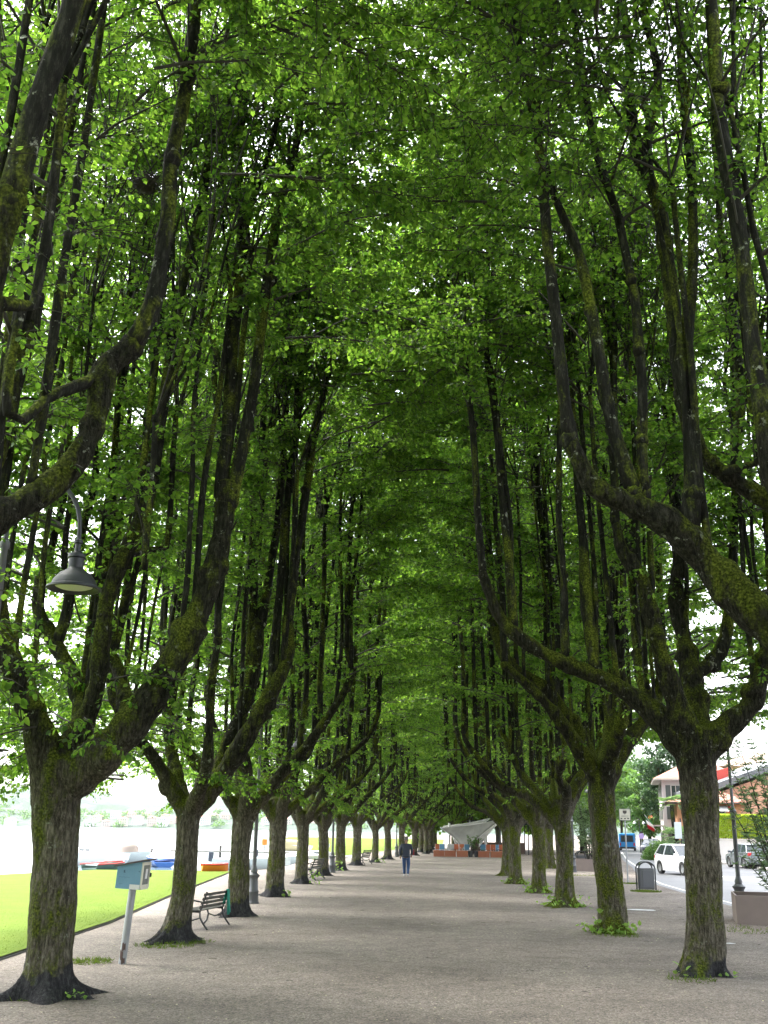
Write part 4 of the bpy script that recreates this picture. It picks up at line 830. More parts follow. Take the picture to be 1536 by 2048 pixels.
# litter bins
def bin_(loc, rz, label, s=1.0):
    r = empty('litter_bin', loc, rz, label, 'litter bin', 'arched metal litter bins')
    out = [(-.29, .0), (.29, .0), (.29, .74)] + [(.29 * math.cos(t), .74 + .25 * math.sin(t)) for t in np.linspace(0, PI, 15)[1:]]
    for y in (-.2, .2):
        P = [(-.30, y, 0), (-.30, y, .72)] + [(-.30 * math.cos(t), y, .74 + .24 * math.sin(t)) for t in np.linspace(0.1, PI - .1, 13)] + [(.30, y, .72), (.30, y, 0)]
        MB().tube(P, .026, 8).build('arch_frame', IRON, r, True)
    hood = MB(); a = np.linspace(.5, PI - .5, 12)
    for t0, t1 in zip(a[:-1], a[1:]):
        p = [(.30 * math.cos(t), .745 + .24 * math.sin(t)) for t in (t0, t1)]; i_ = [(.27 * math.cos(t), .745 + .215 * math.sin(t)) for t in (t0, t1)]
        hood.add([(p[0][0], -.2, p[0][1]), (p[1][0], -.2, p[1][1]), (p[1][0], .2, p[1][1]), (p[0][0], .2, p[0][1]), (i_[0][0], -.2, i_[0][1]), (i_[1][0], -.2, i_[1][1]), (i_[1][0], .2, i_[1][1]), (i_[0][0], .2, i_[0][1])], [(0, 1, 2, 3), (4, 7, 6, 5), (0, 4, 5, 1), (2, 6, 7, 3)])
    hood.build('hood', IRON, r, True)
    MB().box((0, 0, .40), (.54, .37, .72)).build('body', IRONL, r, bevel=.02)
    MB().box((.03, -.19, .39), (.40, .03, .6)).build('door', mat('bin_door', (.085, .09, .10), .5), r, bevel=.008)
    return r
bin_(gnd(1293, 1780), .06, 'dark grey litter bin with arched hood at the road edge, between nearest right boles')
bin_(tuple(at(1163, 1722, 62)[:2]) + (0,), .1, 'grey arched litter bin behind the far planter')

# benches with their back to the avenue
WOOD = mat('weathered_slats', (.05, .046, .04), .7, vary=(12, (.10, .095, .08), .3), bump=(40, .4, .004))
def bench(loc, rz, label, L=1.75):
    r = empty('park_bench', loc, rz, label, 'bench', 'park benches facing the lake')   # seat looks toward -x, length along y
    for z, x in ((.48, .16), (.57, .185), (.66, .21), (.75, .235)): pass
    bk = MB()
    for z, x in ((.50, .17), (.59, .20), (.68, .23), (.77, .26)): bk.box((x, 0, z), (.025, L, .065), ry=.3)
    bk.build('backrest', WOOD, r, bevel=.005)
    st = MB()
    for x in (-.24, -.15, -.06, .03, .12): st.box((x, 0, .43 - .02 * (x + .24)), (.07, L, .028))
    st.build('seat', WOOD, r, bevel=.005)
    for y in (-L / 2 + .12, L / 2 - .12):
        m = MB(); m.tube([(-.34, y, 0), (-.25, y, .1), (-.22, y, .25), (-.27, y, .38), (-.2, y, .4), (.13, y, .39)], .022, 8); m.tube([(.34, y, 0), (.24, y, .12), (.14, y, .26), (.13, y, .4), (.2, y, .6), (.28, y, .83)], .022, 8)
        m.tube([(-.22, y, .25), (-.05, y, .2), (.14, y, .26)], .016, 8); m.build('cast_iron_leg', IRON, r, True)
        MB().tube([(-.27, y, .38), (-.28, y, .6), (-.2, y, .65), (.0, y, .63), (.2, y, .6)], .018, 8).build('armrest', IRON, r, True)
    return r
g1 = (gnd(399, 1862) + gnd(447, 1846)) / 2; b1 = bench((g1[0] - .12, 22.6, 0), -.16, 'slatted park bench with a green scarf on it, behind the second left bole'); b1.scale = (.86, .86, .86)
bench((-4.62, 44.2, 0), -.15, 'slatted park bench half hidden behind the fifth left bole')
bench((-3.75, 64.2, 0), -.22, 'small far park bench behind the eighth left bole')
GREEN = mat('green_cloth', (.02, .22, .16), .8, bump=(25, .6, .02), vary=(18, (.03, .3, .22), .3))
sc_ = MB(); n_ = 12; cols = []
for i in range(n_):
    y = .56 + .16 * i / (n_ - 1); f = .012 * math.sin(i * 1.9)
    cols.append([(.20 + f, y, .52 - .04 * math.sin(i)), (.232 + f, y, .66), (.262 + f * .4, y, .80), (.285, y, .835), (.31 + f * .4, y, .80), (.315 + f, y * 1.0, .60), (.325 + f * 1.6, y + .01, .42), (.33 + f * 2, y + .012 * (i % 3), .27 + .03 * math.sin(i * 1.3))])
V = [p for c in cols for p in c]; m_ = 8; sc_.add(V, [(i * m_ + j, i * m_ + j + 1, (i + 1) * m_ + j + 1, (i + 1) * m_ + j) for i in range(n_ - 1) for j in range(m_ - 1)])
o = sc_.build('scarf', GREEN, None, True); o.location = b1.location; o.rotation_euler = b1.rotation_euler; o.scale = b1.scale; o.modifiers.new('s', 'SOLIDIFY').thickness = .012
tag(o, 'green scarf hanging over the far end of the bench back', 'scarf')

# planters with oleander
CORT = mat('rusty_planter_steel', (.25, .2, .175), .7, vary=(3, (.19, .15, .135), .35), bump=(15, .2, .004)); SOIL = mat('soil', (.05, .035, .025), .95, bump=(20, .8, .03))
def hollow_planter(loc, rz, sx, sy, h, m, name, label, cat, group=None):
    r = empty(name, loc, rz, label, cat, group); b = MB(); t = .04; x, y = sx / 2, sy / 2
    b.box((0, -y + t / 2, h / 2), (sx, t, h)); b.box((0, y - t / 2, h / 2), (sx, t, h)); b.box((-x + t / 2, 0, h / 2), (t, sy - 2 * t, h)); b.box((x - t / 2, 0, h / 2), (t, sy - 2 * t, h)); b.box((0, 0, .05), (sx - 2 * t, sy - 2 * t, .06))
    b.build('box', m, r, bevel=.006); MB().box((0, 0, h - .12), (sx - 2 * t - .01, sy - 2 * t - .01, .06)).build('soil', SOIL, r); return r
def oleander(loc, stems, nl, label, seed, name='oleander', size=.15, mt=None, thin=.2):
    r = empty(name, loc, 0, label, 'shrub'); g = np.random.default_rng(seed); sm = MB(); P = []; D = []
    for tip in stems:
        tip = np.array(tip, float); b = np.array([tip[0] * .12 + g.normal(0, .08), tip[1] * .12 + g.normal(0, .06), 0]); mid = b * .45 + tip * .55 + g.normal(0, .06, 3) + (0, 0, .12 * tip[2]); ln = np.linalg.norm(tip)
        P2, R2 = smooth_path([b, mid, tip], [.018, .012, .005], .12); sm.tube(P2, R2, 6)
        for k in range(int(nl * ln)):
            t = g.uniform(.25, 1); i = int(t * (len(P2) - 1)); q = P2[i]
            if g.random() < .5:   # side twig with a whorl
                e = q + nrm(g.normal(0, 1, 3) + (0, 0, .6)) * g.uniform(.12, .4); sm.tube([q, e], .004, 4); q = e
            for w_ in range(7):
                a = g.random() * 6.28; P.append(q); D.append((math.cos(a), math.sin(a), g.uniform(-.2, .9)))
        for w_ in range(10): a = g.random() * 6.28; P.append(tip); D.append((math.cos(a), math.sin(a), g.uniform(-.3, .8)))
    sm.build('stems', TWIG, r, True); P = np.array(P); D = np.array(D)
    link('foliage', leaves('foliage', P, D, g.normal(0, .5, P.shape) + (0, 0, .8), g.uniform(.6, 1.15, len(P)) * size, mt or OLEAN, thin=thin), r); return r
ca = gnd(1475, 1850)[:2]; cb = gnd(1451, 1817)[:2]; d1 = nrm(cb - ca); d2 = np.array([d1[1], -d1[0]]); rzp = math.atan2(d1[1], d1[0]) - PI / 2
pc = ca + d1 * .95 + d2 * .95
hollow_planter((pc[0], pc[1], 0), rzp, 1.9, 1.9, .64, CORT, 'planter', 'large square rusty steel planter at the right edge with a tall oleander', 'planter', 'rusty steel planters')
ob = np.array([pc[0] + .35, pc[1] + .1, .5])
tips = [at(x, y, pc[1] + d) - ob for x, y, d in ((1440, 1500, -.2), (1470, 1470, .2), (1500, 1480, .1), (1436, 1580, -.3), (1465, 1575, -.4), (1520, 1510, .2), (1480, 1560, .3), (1545, 1450, .2), (1500, 1620, -.5), (1525, 1560, -.2), (1560, 1560, .1), (1490, 1670, -.6), (1510, 1700, -.7), (1530, 1640, -.5), (1485, 1715, -.5), (1555, 1680, -.4), (1590, 1600, 0), (1600, 1480, .3), (1540, 1730, -.7))]
oleander(ob, tips, 11, 'tall airy oleander with narrow leaves in the rusty planter at the right edge', 5)
c2 = at(1172, 1747, 59); hollow_planter((c2[0] + .25, 60, 0), 0, 2.0, 1.6, .62, CORT, 'planter', 'low rusty steel planter seen between the right boles, full of bushy oleander', 'planter', 'rusty steel planters')
oleander((c2[0] + .4, 60, .5), [(rg.uniform(-1.1, 1.1), rg.uniform(-.7, .7), rg.uniform(1.2, 4.2)) for _ in range(26)], 9, 'dense bushy oleander in the far planter between the right boles', 6, size=.16)

# signs
r = empty('street_sign', gnd(1256, 1765), .0, 'cream square sign with dark cup emblem on a thin grey post beside the litter bin', 'sign')
MB().tube([(0, 0, 0), (.0, 0, 2.98)], .03, 12).build('post', STEEL, r, True)
pl = MB().box((.0, -.04, 2.74), (.46, .015, .46)).build('plate', CREAM, r, bevel=.004)
em = MB(); em.prism([(-.085, 2.9), (.085, 2.9), (.08, 2.82), (.045, 2.775), (-.045, 2.775), (-.08, 2.82)], 1, -.054, -.048)
em.box((0, -.051, 2.755), (.012, .006, .05)); em.box((0, -.051, 2.925), (.15, .006, .012))
for x in (-.15, 0, .13): em.prism([(x - .045, 2.60), (x + .045, 2.60), (x + .03, 2.555), (x - .03, 2.555)], 1, -.054, -.048)
em.box((.1, -.051, 2.64), (.1, .006, .01)); em.box((-.06, -.051, 2.66), (.18, .006, .01)); em.box((0, -.051, 2.69), (.3, .006, .008))
em.build('emblem', mat('sign_ink', (.06, .055, .05), .6), pl)
fr = MB()
for c, d in (((0, -.045, 2.975), (.48, .03, .015)), ((0, -.045, 2.505), (.48, .03, .015)), ((-.235, -.045, 2.74), (.015, .03, .48)), ((.235, -.045, 2.74), (.015, .03, .48))): fr.box(c, d)
fr.build('frame', IRONL, r)
g = at(1359, 1700, 66); r = empty('information_panel', (g[0], 66, 0), 0, 'white rectangular panel on a dark post left of the nearest right bole', 'sign')
MB().tube([(.16, 0, 0), (.16, 0, 2.9)], .035, 10).build('post', IRON, r, True); MB().box((-.02, -.05, 2.2), (.42, .04, .95)).build('panel', mat('panel_white', (.65, .7, .72), .5), r, bevel=.01)

# ------------------------------------------------------------------ person walking away
def skin_obj(name, verts, edges, m, parent=None, sub=2):
    import bmesh
    b = bmesh.new(); ly = b.verts.layers.skin.verify(); vs = []
    for i, v in enumerate(verts):
        q = b.verts.new(v[:3]); q[ly].radius = (v[3], v[4] if len(v) > 4 else v[3]); q[ly].use_root = (i == 0); vs.append(q)
    for a, c in edges: b.edges.new((vs[a], vs[c]))
    me = bpy.data.meshes.new(name); b.to_mesh(me); b.free(); me.materials.append(m); o = link(name, me, parent)
    s_ = o.modifiers.new('skin', 'SKIN'); s_.use_smooth_shade = True; q = o.modifiers.new('sub', 'SUBSURF'); q.levels = sub; q.render_levels = sub; return o
SKIN = mat('skin', (.45, .28, .2), .5); JACK = mat('navy_jacket', (.035, .045, .07), .8, bump=(60, .4, .004), vary=(9, (.05, .06, .09), .3)); JEAN = mat('blue_jeans', (.025, .06, .15), .8, bump=(50, .4, .004), vary=(8, (.035, .08, .19), .3)); SHOE = mat('white_trainers', (.6, .6, .6), .6); HAIR = mat('grey_hair', (.16, .15, .14), .7, bump=(90, .6, .004))
pp = gnd(812, 1752)
body = skin_obj('person', [(0, 0, .9, .09), (0, 0, 1.12, .09), (0, -.01, 1.33, .09), (0, -.005, 1.43, .06), (0, .01, 1.5, .055), (0, .02, 1.57, .082), (0, .025, 1.64, .088), (0, .02, 1.69, .06),
    (.09, .02, .82, .07), (.10, .06, .47, .05), (.09, -.10, .12, .045), (.09, .0, .04, .04), (-.09, 0, .82, .07), (-.09, .06, .47, .05), (-.08, .08, .1, .045), (-.08, .19, .035, .035),
    (.19, -.01, 1.36, .045), (.25, -.02, 1.1, .035), (.23, .10, .93, .032), (.225, .14, .87, .032), (-.19, -.01, 1.36, .045), (-.25, -.03, 1.1, .035), (-.26, .02, .87, .036), (-.262, .03, .80, .032),
    (.215, .17, .82, .011), (.23, .175, .81, .011), (.24, .165, .82, .010), (.2, .155, .83, .010), (.198, .17, .85, .011), (-.255, .05, .73, .011), (-.267, .035, .72, .011), (-.268, .02, .725, .010), (-.262, .005, .74, .009), (-.24, .055, .765, .011),
    (0, .115, 1.575, .016), (.085, .02, 1.585, .016), (-.085, .02, 1.585, .016)],
    [(0, 1), (1, 2), (2, 3), (3, 4), (4, 5), (5, 6), (6, 7), (0, 8), (8, 9), (9, 10), (10, 11), (0, 12), (12, 13), (13, 14), (14, 15), (2, 16), (16, 17), (17, 18), (18, 19), (2, 20), (20, 21), (21, 22), (22, 23), (19, 24), (19, 25), (19, 26), (19, 27), (19, 28), (23, 29), (23, 30), (23, 31), (23, 32), (23, 33), (5, 34), (5, 35), (5, 36)], SKIN)
body.location = pp; body.scale = (1, 1, .965); body.rotation_euler = (0, 0, -.05)
tag(body, 'person in navy jacket and blue jeans walking away down the middle of the avenue', 'person')
skin_obj('jacket', [(0, 0, 1.10, .175, .125), (0, 0, .88, .19, .13), (0, 0, .80, .17, .12), (0, -.01, 1.30, .18, .12), (0, -.012, 1.40, .13, .1), (0, -.005, 1.46, .07), (.2, -.01, 1.37, .075), (.265, -.03, 1.12, .07), (.24, .09, .93, .05), (-.2, -.01, 1.37, .075), (-.265, -.035, 1.12, .07), (-.265, .01, .88, .05)],
    [(0, 1), (1, 2), (0, 3), (3, 4), (4, 5), (3, 6), (6, 7), (7, 8), (3, 9), (9, 10), (10, 11)], JACK, body)
skin_obj('trousers', [(0, 0, .9, .15, .12), (.09, .02, .78, .105), (.1, .06, .48, .085), (.09, -.09, .15, .065), (.09, -.11, .09, .06), (-.09, .01, .78, .105), (-.09, .07, .48, .085), (-.08, .08, .14, .065), (-.08, .085, .08, .06)], [(0, 1), (1, 2), (2, 3), (3, 4), (0, 5), (5, 6), (6, 7), (7, 8)], JEAN, body)
skin_obj('shoe', [(.09, -.12, .11, .045), (.09, -.11, .05, .05), (.09, -.02, .04, .045), (.09, .06, .03, .035)], [(0, 1), (1, 2), (2, 3)], SHOE, body)
skin_obj('shoe', [(-.08, .04, .06, .045), (-.08, .06, .05, .05), (-.08, .14, .045, .045), (-.08, .23, .035, .035)], [(0, 1), (1, 2), (2, 3)], SHOE, body)
skin_obj('hair', [(0, .0, 1.655, .098), (0, -.02, 1.60, .088), (0, .0, 1.70, .07)], [(0, 1), (0, 2)], HAIR, body)
o = MB().box((.0, 0, 0), (.07, .2, .24)).build('shoulder_bag', mat('red_bag', (.3, .03, .03), .6), None, bevel=.03); o.location = pp + np.array([.33, .08, 1.02]); tag(o, 'small dark red bag held under the right arm of the walking person', 'bag')

# ------------------------------------------------------------------ terrace: planters, chairs, shade sails, pavilion
TERRA = mat('terracotta', (.36, .13, .07), .75, vary=(4, (.28, .095, .05), .3), bump=(12, .3, .01))
ty = 87.5
def tX(px): return at(px, 1712, ty)[0]
xs_ = [(868, 889), (890, 911), (913, 936), (956, 979), (981, 1003), (1004, 1024)]
wl = (tX(889) - tX(867)); th = .46
tl = ['terracotta trough planter at the left end of the terrace row', 'second terracotta trough from the left end of the terrace row', 'terracotta trough just left of the two dark round pots', 'terracotta trough just right of the two dark round pots', 'terracotta trough under the right tip of the shade sail', 'terracotta trough at the right end, half behind the mossy bole']
def trough(loc, label):
    r = empty('terracotta_planter', loc, 0, label, 'planter', 'terracotta troughs along the terrace'); b = MB(); x, y, h, t = wl / 2, .24, th, .05
    b.box((0, -y, h / 2), (2 * x, t, h), taper=1.0); b.box((0, y, h / 2), (2 * x, t, h)); b.box((-x + t / 2, 0, h / 2), (t, 2 * y - t, h)); b.box((x - t / 2, 0, h / 2), (t, 2 * y - t, h)); b.box((0, -y - .015, h - .04), (2 * x + .02, .03, .07)); b.box((0, -y - .01, .03), (2 * x + .02, .02, .06))
    b.build('trough', TERRA, r, bevel=.01); MB().box((0, 0, h - .08), (2 * x - .12, 2 * y - .06, .05)).build('soil', SOIL, r)
    return r
tr0 = trough((tX(878), ty, 0), tl[0])
for (a, b), l in list(zip(xs_, tl))[1:]: dup(tr0, (tX((a + b) / 2), ty, 0), 0, l)
DKP = mat('dark_pot', (.05, .05, .055), .6)
p0 = None
for px, l in ((941, 'left of two dark round pots in the gap of the terracotta row'), (953, 'right of two dark round pots in the gap of the terracotta row')):
    if p0 is None:
        p0 = empty('round_pot', (tX(px), ty, 0), 0, l, 'pot', 'dark round pots'); MB().lathe([(.15, 0), (.2, .3), (.23, .42), (.25, .42), (.25, .47), (.21, .47), (.2, .4)], n=18).build('pot', DKP, p0, True); MB().lathe([(.2, .41), (.01, .43)], n=18).build('soil', SOIL, p0)
    else: dup(p0, (tX(px), ty, 0), 0, l)
oleander((tX(947), ty + .1, .42), [(rg.uniform(-.6, .6), rg.uniform(-.3, .3), rg.uniform(.5, 1.25)) for _ in range(12)], 8, 'leafy green shrub rising from the dark round pots', 8, 'potted_shrub', .12, BUSH, .5)
CH = {'blue': mat('blue_canvas', (.12, .28, .45), .7), 'terracotta': mat('orange_canvas', (.5, .14, .06), .7), 'white': mat('white_canvas', (.62, .62, .62), .7)}
WM = mat('white_metal', (.6, .6, .6), .5)
def chair(loc, rz, col, label):
    r = empty('terrace_chair', loc, rz, label, 'chair', 'terrace chairs behind the troughs')
    MB().box((0, 0, .44), (.46, .44, .04)).build('seat', CH[col], r, bevel=.01); MB().box((0, .22, .74), (.46, .03, .42), rx=-.12).build('backrest', CH[col], r, bevel=.01)
    for x, y in ((-.21, -.2), (.21, -.2)): MB().tube([(x, y, 0), (x, y, .44)], .016, 6).build('leg', WM, r)
    for x in (-.21, .21):
        MB().tube([(x, .26, 0), (x, .2, .44), (x, .26, .95)], .016, 6).build('leg', WM, r); MB().box((x, 0, .66), (.04, .42, .025)).build('armrest', WM, r)
    return r
cs = {}; seq = [(872, 'terracotta', 'orange'), (883, 'blue', 'blue'), (896, 'white', 'white'), (906, 'white', 'white'), (913, 'terracotta', 'orange'), (924, 'terracotta', 'orange'), (931, 'blue', 'blue'), (965, 'blue', 'blue'), (976, 'terracotta', 'orange'), (985, 'terracotta', 'orange'), (992, 'blue', 'blue'), (1001, 'terracotta', 'orange'), (1011, 'blue', 'blue')]
spots = {872: 'behind the left end trough', 883: 'next to the left end orange chair', 896: 'behind the second trough from the left', 906: 'at the right end of the second trough', 913: 'left of two orange ones, behind the third trough', 924: 'right of two orange ones, behind the third trough', 931: 'just left of the potted shrub', 965: 'just right of the potted shrub', 976: 'behind the trough right of the pots', 985: 'between the two right hand troughs', 992: 'in the middle of the right hand troughs', 1001: 'under the right sail tip', 1011: 'at the right end beside the mossy bole'}
for px, c, cn in seq:
    loc = (tX(px) + .1, ty + rg.uniform(.8, 1.3), 0); rz = rg.uniform(-.4, .4) + (PI if rg.random() < .5 else 0); lab = cn + ' terrace chair ' + spots[px]
    if c in cs: dup(cs[c], loc, rz, lab)
    else: cs[c] = chair(loc, rz, c, lab)
SAIL = mat('shade_cloth', (.27, .26, .245), .85, vary=(1.6, (.17, .165, .155), .3), bump=(6, .4, .02))
def sail(name, corners, label, sag=.25, n=16):
    A, B, C = [np.array(c, float) for c in corners]; cen = (A + B + C) / 3; V = []; ix = {}
    for i in range(n + 1):
        for j in range(n + 1 - i):
            u, v = i / n, j / n; w_ = 1 - u - v; p = A * u + B * v + C * w_; e = 4 * (u * v + v * w_ + w_ * u) / 3
            edge_in = (4 * u * v * (1 - w_) + 4 * v * w_ * (1 - u) + 4 * w_ * u * (1 - v)); p = p + (cen - p) * .16 * edge_in; p[1] += sag * math.sin(3 * u + 2 * v) * e; ix[i, j] = len(V); V.append(p)
    Fc = []
    for i in range(n):
        for j in range(n - i):
            Fc.append((ix[i, j], ix[i + 1, j], ix[i, j + 1]))
            if j < n - i - 1: Fc.append((ix[i + 1, j], ix[i + 1, j + 1], ix[i, j + 1]))
    r = empty(name, cen, 0, label, 'shade sail', 'stretched shade sails over the terrace'); m = MB().add(np.array(V) - cen, Fc); o = m.build('cloth', SAIL, r, True); s_ = o.modifiers.new('s', 'SOLIDIFY'); s_.thickness = .02
    c = MB()
    for a, b in ((A, B), (B, C), (C, A)):
        mid2 = (a + b) / 2 + (cen - (a + b) / 2) * .16 * 1.0; c.tube(smooth_path([a - cen, mid2 - cen, b - cen], [.02] * 3, .3)[0], .018, 5)
    c.build('rope_edge', mat('rope', (.5, .5, .48), .7), r); return r
sail('shade_sail', [at(886, 1652, 92), at(982, 1636, 94), at(912, 1694, 89)], 'rear grey white shade sail with its tip just left of the higher one', .3)
sail('shade_sail', [at(880, 1655, 90.5), at(1002, 1639, 89), at(930, 1706, 88.5)], 'front white shade sail, largest, its right tip touching the mossy bole', .3)
sail('shade_sail', [at(955, 1668, 90), at(999, 1643, 91.5), at(958, 1694, 88.3)], 'narrow shade sail strip hanging below the right tip of the front one', .15)
wp = None
for px, l in ((899, 'white pole under the left half of the shade sails'), (1000, 'dark slim pole at the right of the sails'), (972, 'white pole under the right half of the shade sails')):
    r = empty('sail_pole', (at(px, 1700, 91.5)[0], 91.5, 0), 0, l, 'pole', 'poles carrying the shade sails'); hgt = 2.6
    MB().tube([(0, 0, 0), (0, 0, hgt)], .05 if 'dark' in l else .09, 10).build('shaft', IRON if 'dark' in l else WM, r, True); MB().lathe([(.16, 0), (.16, .04), (.07, .06)], n=12).build('foot', IRON, r)
# dark kiosk behind
kx = at(1000, 1690, 100)[0]; r = empty('kiosk', (kx, 101, 0), 0, 'dark glazed kiosk with flat roof behind the terrace chairs', 'kiosk'); KD = mat('dark_frame', (.02, .025, .03), .5)
MB().box((0, 0, 2.75), (5.4, 4.2, .35)).build('roof', KD, r, bevel=.02)
for x in (-2.5, -1.25, 0, 1.25, 2.5):
    for y in (-1.9, 1.9): MB().box((x, y, 1.3), (.09, .09, 2.6)).build('post', KD, r)
MB().box((0, 1.9, .5), (5, .1, 1.0)).build('counter', mat('kiosk_wood', (.12, .08, .06), .6), r)
GLS = mat('clear_pane', (.5, .55, .55), .05, spec=.7)

# ------------------------------------------------------------------ vehicles
TYRE = mat('tyre_rubber', (.02, .02, .02), .85); RIM = mat('alloy', (.35, .36, .37), .35, .8); CGL = mat('car_glass', (.03, .04, .045), .05, spec=.9); HL = mat('headlamp', (.6, .62, .65), .1, spec=.9); TL = mat('tail_lamp', (.5, .02, .02), .2); BLK = mat('black_plastic', (.02, .02, .022), .6); PLATE = mat('number_plate', (.75, .75, .75), .5)
def car(loc, rz, paint, label, L=4.0, W=1.74, Ht=1.48, hatch=True, cat='car', group='cars on the road'):
    """x forward"""
    r = empty('parked_car' if 'parked' in label else 'moving_car', loc, rz, label, cat, group)
    f, b = L / 2, -L / 2; wr = .31; ax = (f - .78, b + .72); belt = .92
    def arch(cx): return [(cx + (wr + .06) * math.cos(t), wr + (wr + .06) * math.sin(t)) for t in np.linspace(-.35, PI + .35, 12)]
    bot = [(f - .1, .22)] + arch(ax[0]) + arch(ax[1]) + [(b + .08, .25)]
    topo = [(b + .01, .45), (b + .0, .75), (b + .06, .95), (b + .25, 1.0 if hatch else .98), (b + 1.0, belt + .02), (f - 1.15, belt - .01), (f - .75, .87), (f - .25, .76), (f - .06, .62), (f, .45)]
    pts = bot + topo; prof = [(x, z) for x, z in pts]
    mb = MB(); n = len(prof); rows = []
    for yy, k, zz in ((-1, .0, 0), (-.985, .03, 0), (-.86, .09, .0), (0, .0, .02), (.86, .09, 0), (.985, .03, 0), (1, 0, 0)):
        pass
    ys2 = [-1, -.97, -.8, -.4, 0, .4, .8, .97, 1]; V = []
    for s_ in ys2:
        for x, z in prof:
            tx = x; inset = 0
            if abs(s_) == 1: inset = .0
            bul = 1 - .10 * max(0, (abs(x) - L * .33) / (L * .17)) ** 2     # plan view narrows at nose and tail
            tz = z - (.03 if abs(s_) == 1 and z > .8 else 0); nose = .05 * (1 - s_ * s_) * (1 if x > f - .5 else 0) - .04 * (1 - s_ * s_) * (1 if x < b + .3 else 0)
            V.append((tx + nose - (.04 if x > f - .3 and abs(s_) == 1 else 0), s_ * W / 2 * bul * (1 if .3 < z < .85 else .975), tz + .025 * (1 - s_ * s_) * (z > .7)))
    Fc = [(k * n + i, k * n + (i + 1) % n, (k + 1) * n + (i + 1) % n, (k + 1) * n + i) for k in range(len(ys2) - 1) for i in range(n)] + [tuple(range(n))[::-1], tuple(range((len(ys2) - 1) * n, len(ys2) * n))]
    mb.add(V, Fc); mb.build('body', paint, r, True)
    # glasshouse
    xa = (b + .16 if hatch else b + .75, b + .55 if hatch else b + 1.3, b + 1.9 if hatch else b + 2.3, f - 1.15)
    wb, wt = W / 2 - .05, W / 2 - .22
    G = MB(); G.add([(xa[0], -wb, belt), (xa[3], -wb, belt - .03), (xa[3], wb, belt - .03), (xa[0], wb, belt), (xa[1], -wt, Ht - .04), (xa[2], -wt, Ht - .03), (xa[2], wt, Ht - .03), (xa[1], wt, Ht - .04)], [(0, 3, 2, 1), (4, 5, 6, 7), (0, 1, 5, 4), (1, 2, 6, 5), (2, 3, 7, 6), (3, 0, 4, 7)]); G.build('windows', CGL, r, bevel=.03)
    R_ = MB(); R_.add([(xa[1] - .08, -wt - .015, Ht - .06), (xa[2] + .05, -wt - .015, Ht - .05), (xa[2] + .05, wt + .015, Ht - .05), (xa[1] - .08, wt + .015, Ht - .06), (xa[1] + .1, -wt + .12, Ht), (xa[2] - .12, -wt + .12, Ht), (xa[2] - .12, wt - .12, Ht), (xa[1] + .1, wt - .12, Ht)], [(0, 3, 2, 1), (4, 5, 6, 7), (0, 1, 5, 4), (1, 2, 6, 5), (2, 3, 7, 6), (3, 0, 4, 7)])
    for s_ in (-1, 1):
        for a_, b_ in (((xa[3], belt - .03), (xa[2], Ht - .04)), ((xa[0], belt), (xa[1], Ht - .05)), (((xa[1] + xa[2]) / 2 - .05, belt), ((xa[1] + xa[2]) / 2, Ht - .04))):
            R_.tube([(a_[0], s_ * (wb + .0), a_[1]), (b_[0], s_ * (wt + .005), b_[1])], .032, 6)
    R_.build('roof', paint, r, True)
    for s_ in (-1, 1):
        for x in ax:
            w_ = MB(); P = [(wr * .62, -.1), (wr, -.09), (wr, .09), (wr * .62, .1)]; k = 20
            w_.add([(x + q * math.cos(t * 2 * PI / k), s_ * (W / 2 - .11) + yq, wr + q * math.sin(t * 2 * PI / k)) for q, yq in P for t in range(k)], [(i * k + j, i * k + (j + 1) % k, (i + 1) * k + (j + 1) % k, (i + 1) * k + j) for i in range(3) for j in range(k)])
            wo_ = w_.build('wheel', TYRE, r, True); rm = MB(); rm.add([(x + q * math.cos(t * 2 * PI / k), s_ * (W / 2 - .11) + s_ * yq, wr + q * math.sin(t * 2 * PI / k)) for q, yq in ((wr * .63, .085), (wr * .2, .05), (.02, .07)) for t in range(k)], [(i * k + j, i * k + (j + 1) % k, (i + 1) * k + (j + 1) % k, (i + 1) * k + j) for i in range(2) for j in range(k)] + [tuple(2 * k + j for j in range(k))]); rm.build('rim', RIM, wo_, True)
        MB().box((f - .13, s_ * (W / 2 - .3), .68), (.2, .36, .13), rz=-s_ * .35, ry=.3).build('headlight', HL, r, bevel=.03)
        MB().box((b + .05, s_ * (W / 2 - .2), .85), (.12, .24, .2), rz=s_ * .25).build('tail_light', TL, r, bevel=.03)
        MB().box((f - 1.25, s_ * (W / 2 + .07), .98), (.1, .2, .13)).build('wing_mirror', paint, r, bevel=.03)
        MB().box((f - .06, s_ * (W / 2 - .32), .36), (.1, .3, .07), rz=-s_ * .25).build('fog_grille', BLK, r, bevel=.01)
    MB().box((f + .03, 0, .56), (.05, .75, .12)).build('grille', BLK, r, bevel=.01); MB().box((f + .045, 0, .29), (.05, 1.1, .09)).build('lower_grille', BLK, r, bevel=.01); MB().box((f + .06, 0, .40), (.02, .5, .11)).build('number_plate', PLATE, r); MB().box((b - .04, 0, .55), (.02, .5, .11)).build('number_plate', PLATE, r)
    return r
WHITE = mat('white_car_paint', (.72, .73, .75), .25, spec=.6); GREY = mat('grey_car_paint', (.16, .18, .19), .25, .3); SILV = mat('silver_car_paint', (.42, .44, .46), .25, .4); NAVY = mat('dark_car_paint', (.04, .05, .07), .25); VANB = mat('blue_van_paint', (.02, .22, .55), .35)
car((13.25, 56.8, 0), math.radians(-76), WHITE, 'white hatchback driving towards us, half hidden by the nearest right bole')
car((20.4, 70.5, 0), math.radians(95), GREY, 'parked grey hatchback with red tail light behind the right lamp post')
car((19.4, 79.5, 0), math.radians(86), SILV, 'parked silver car between the nearest right bole and the lamp post', hatch=False, L=4.4)
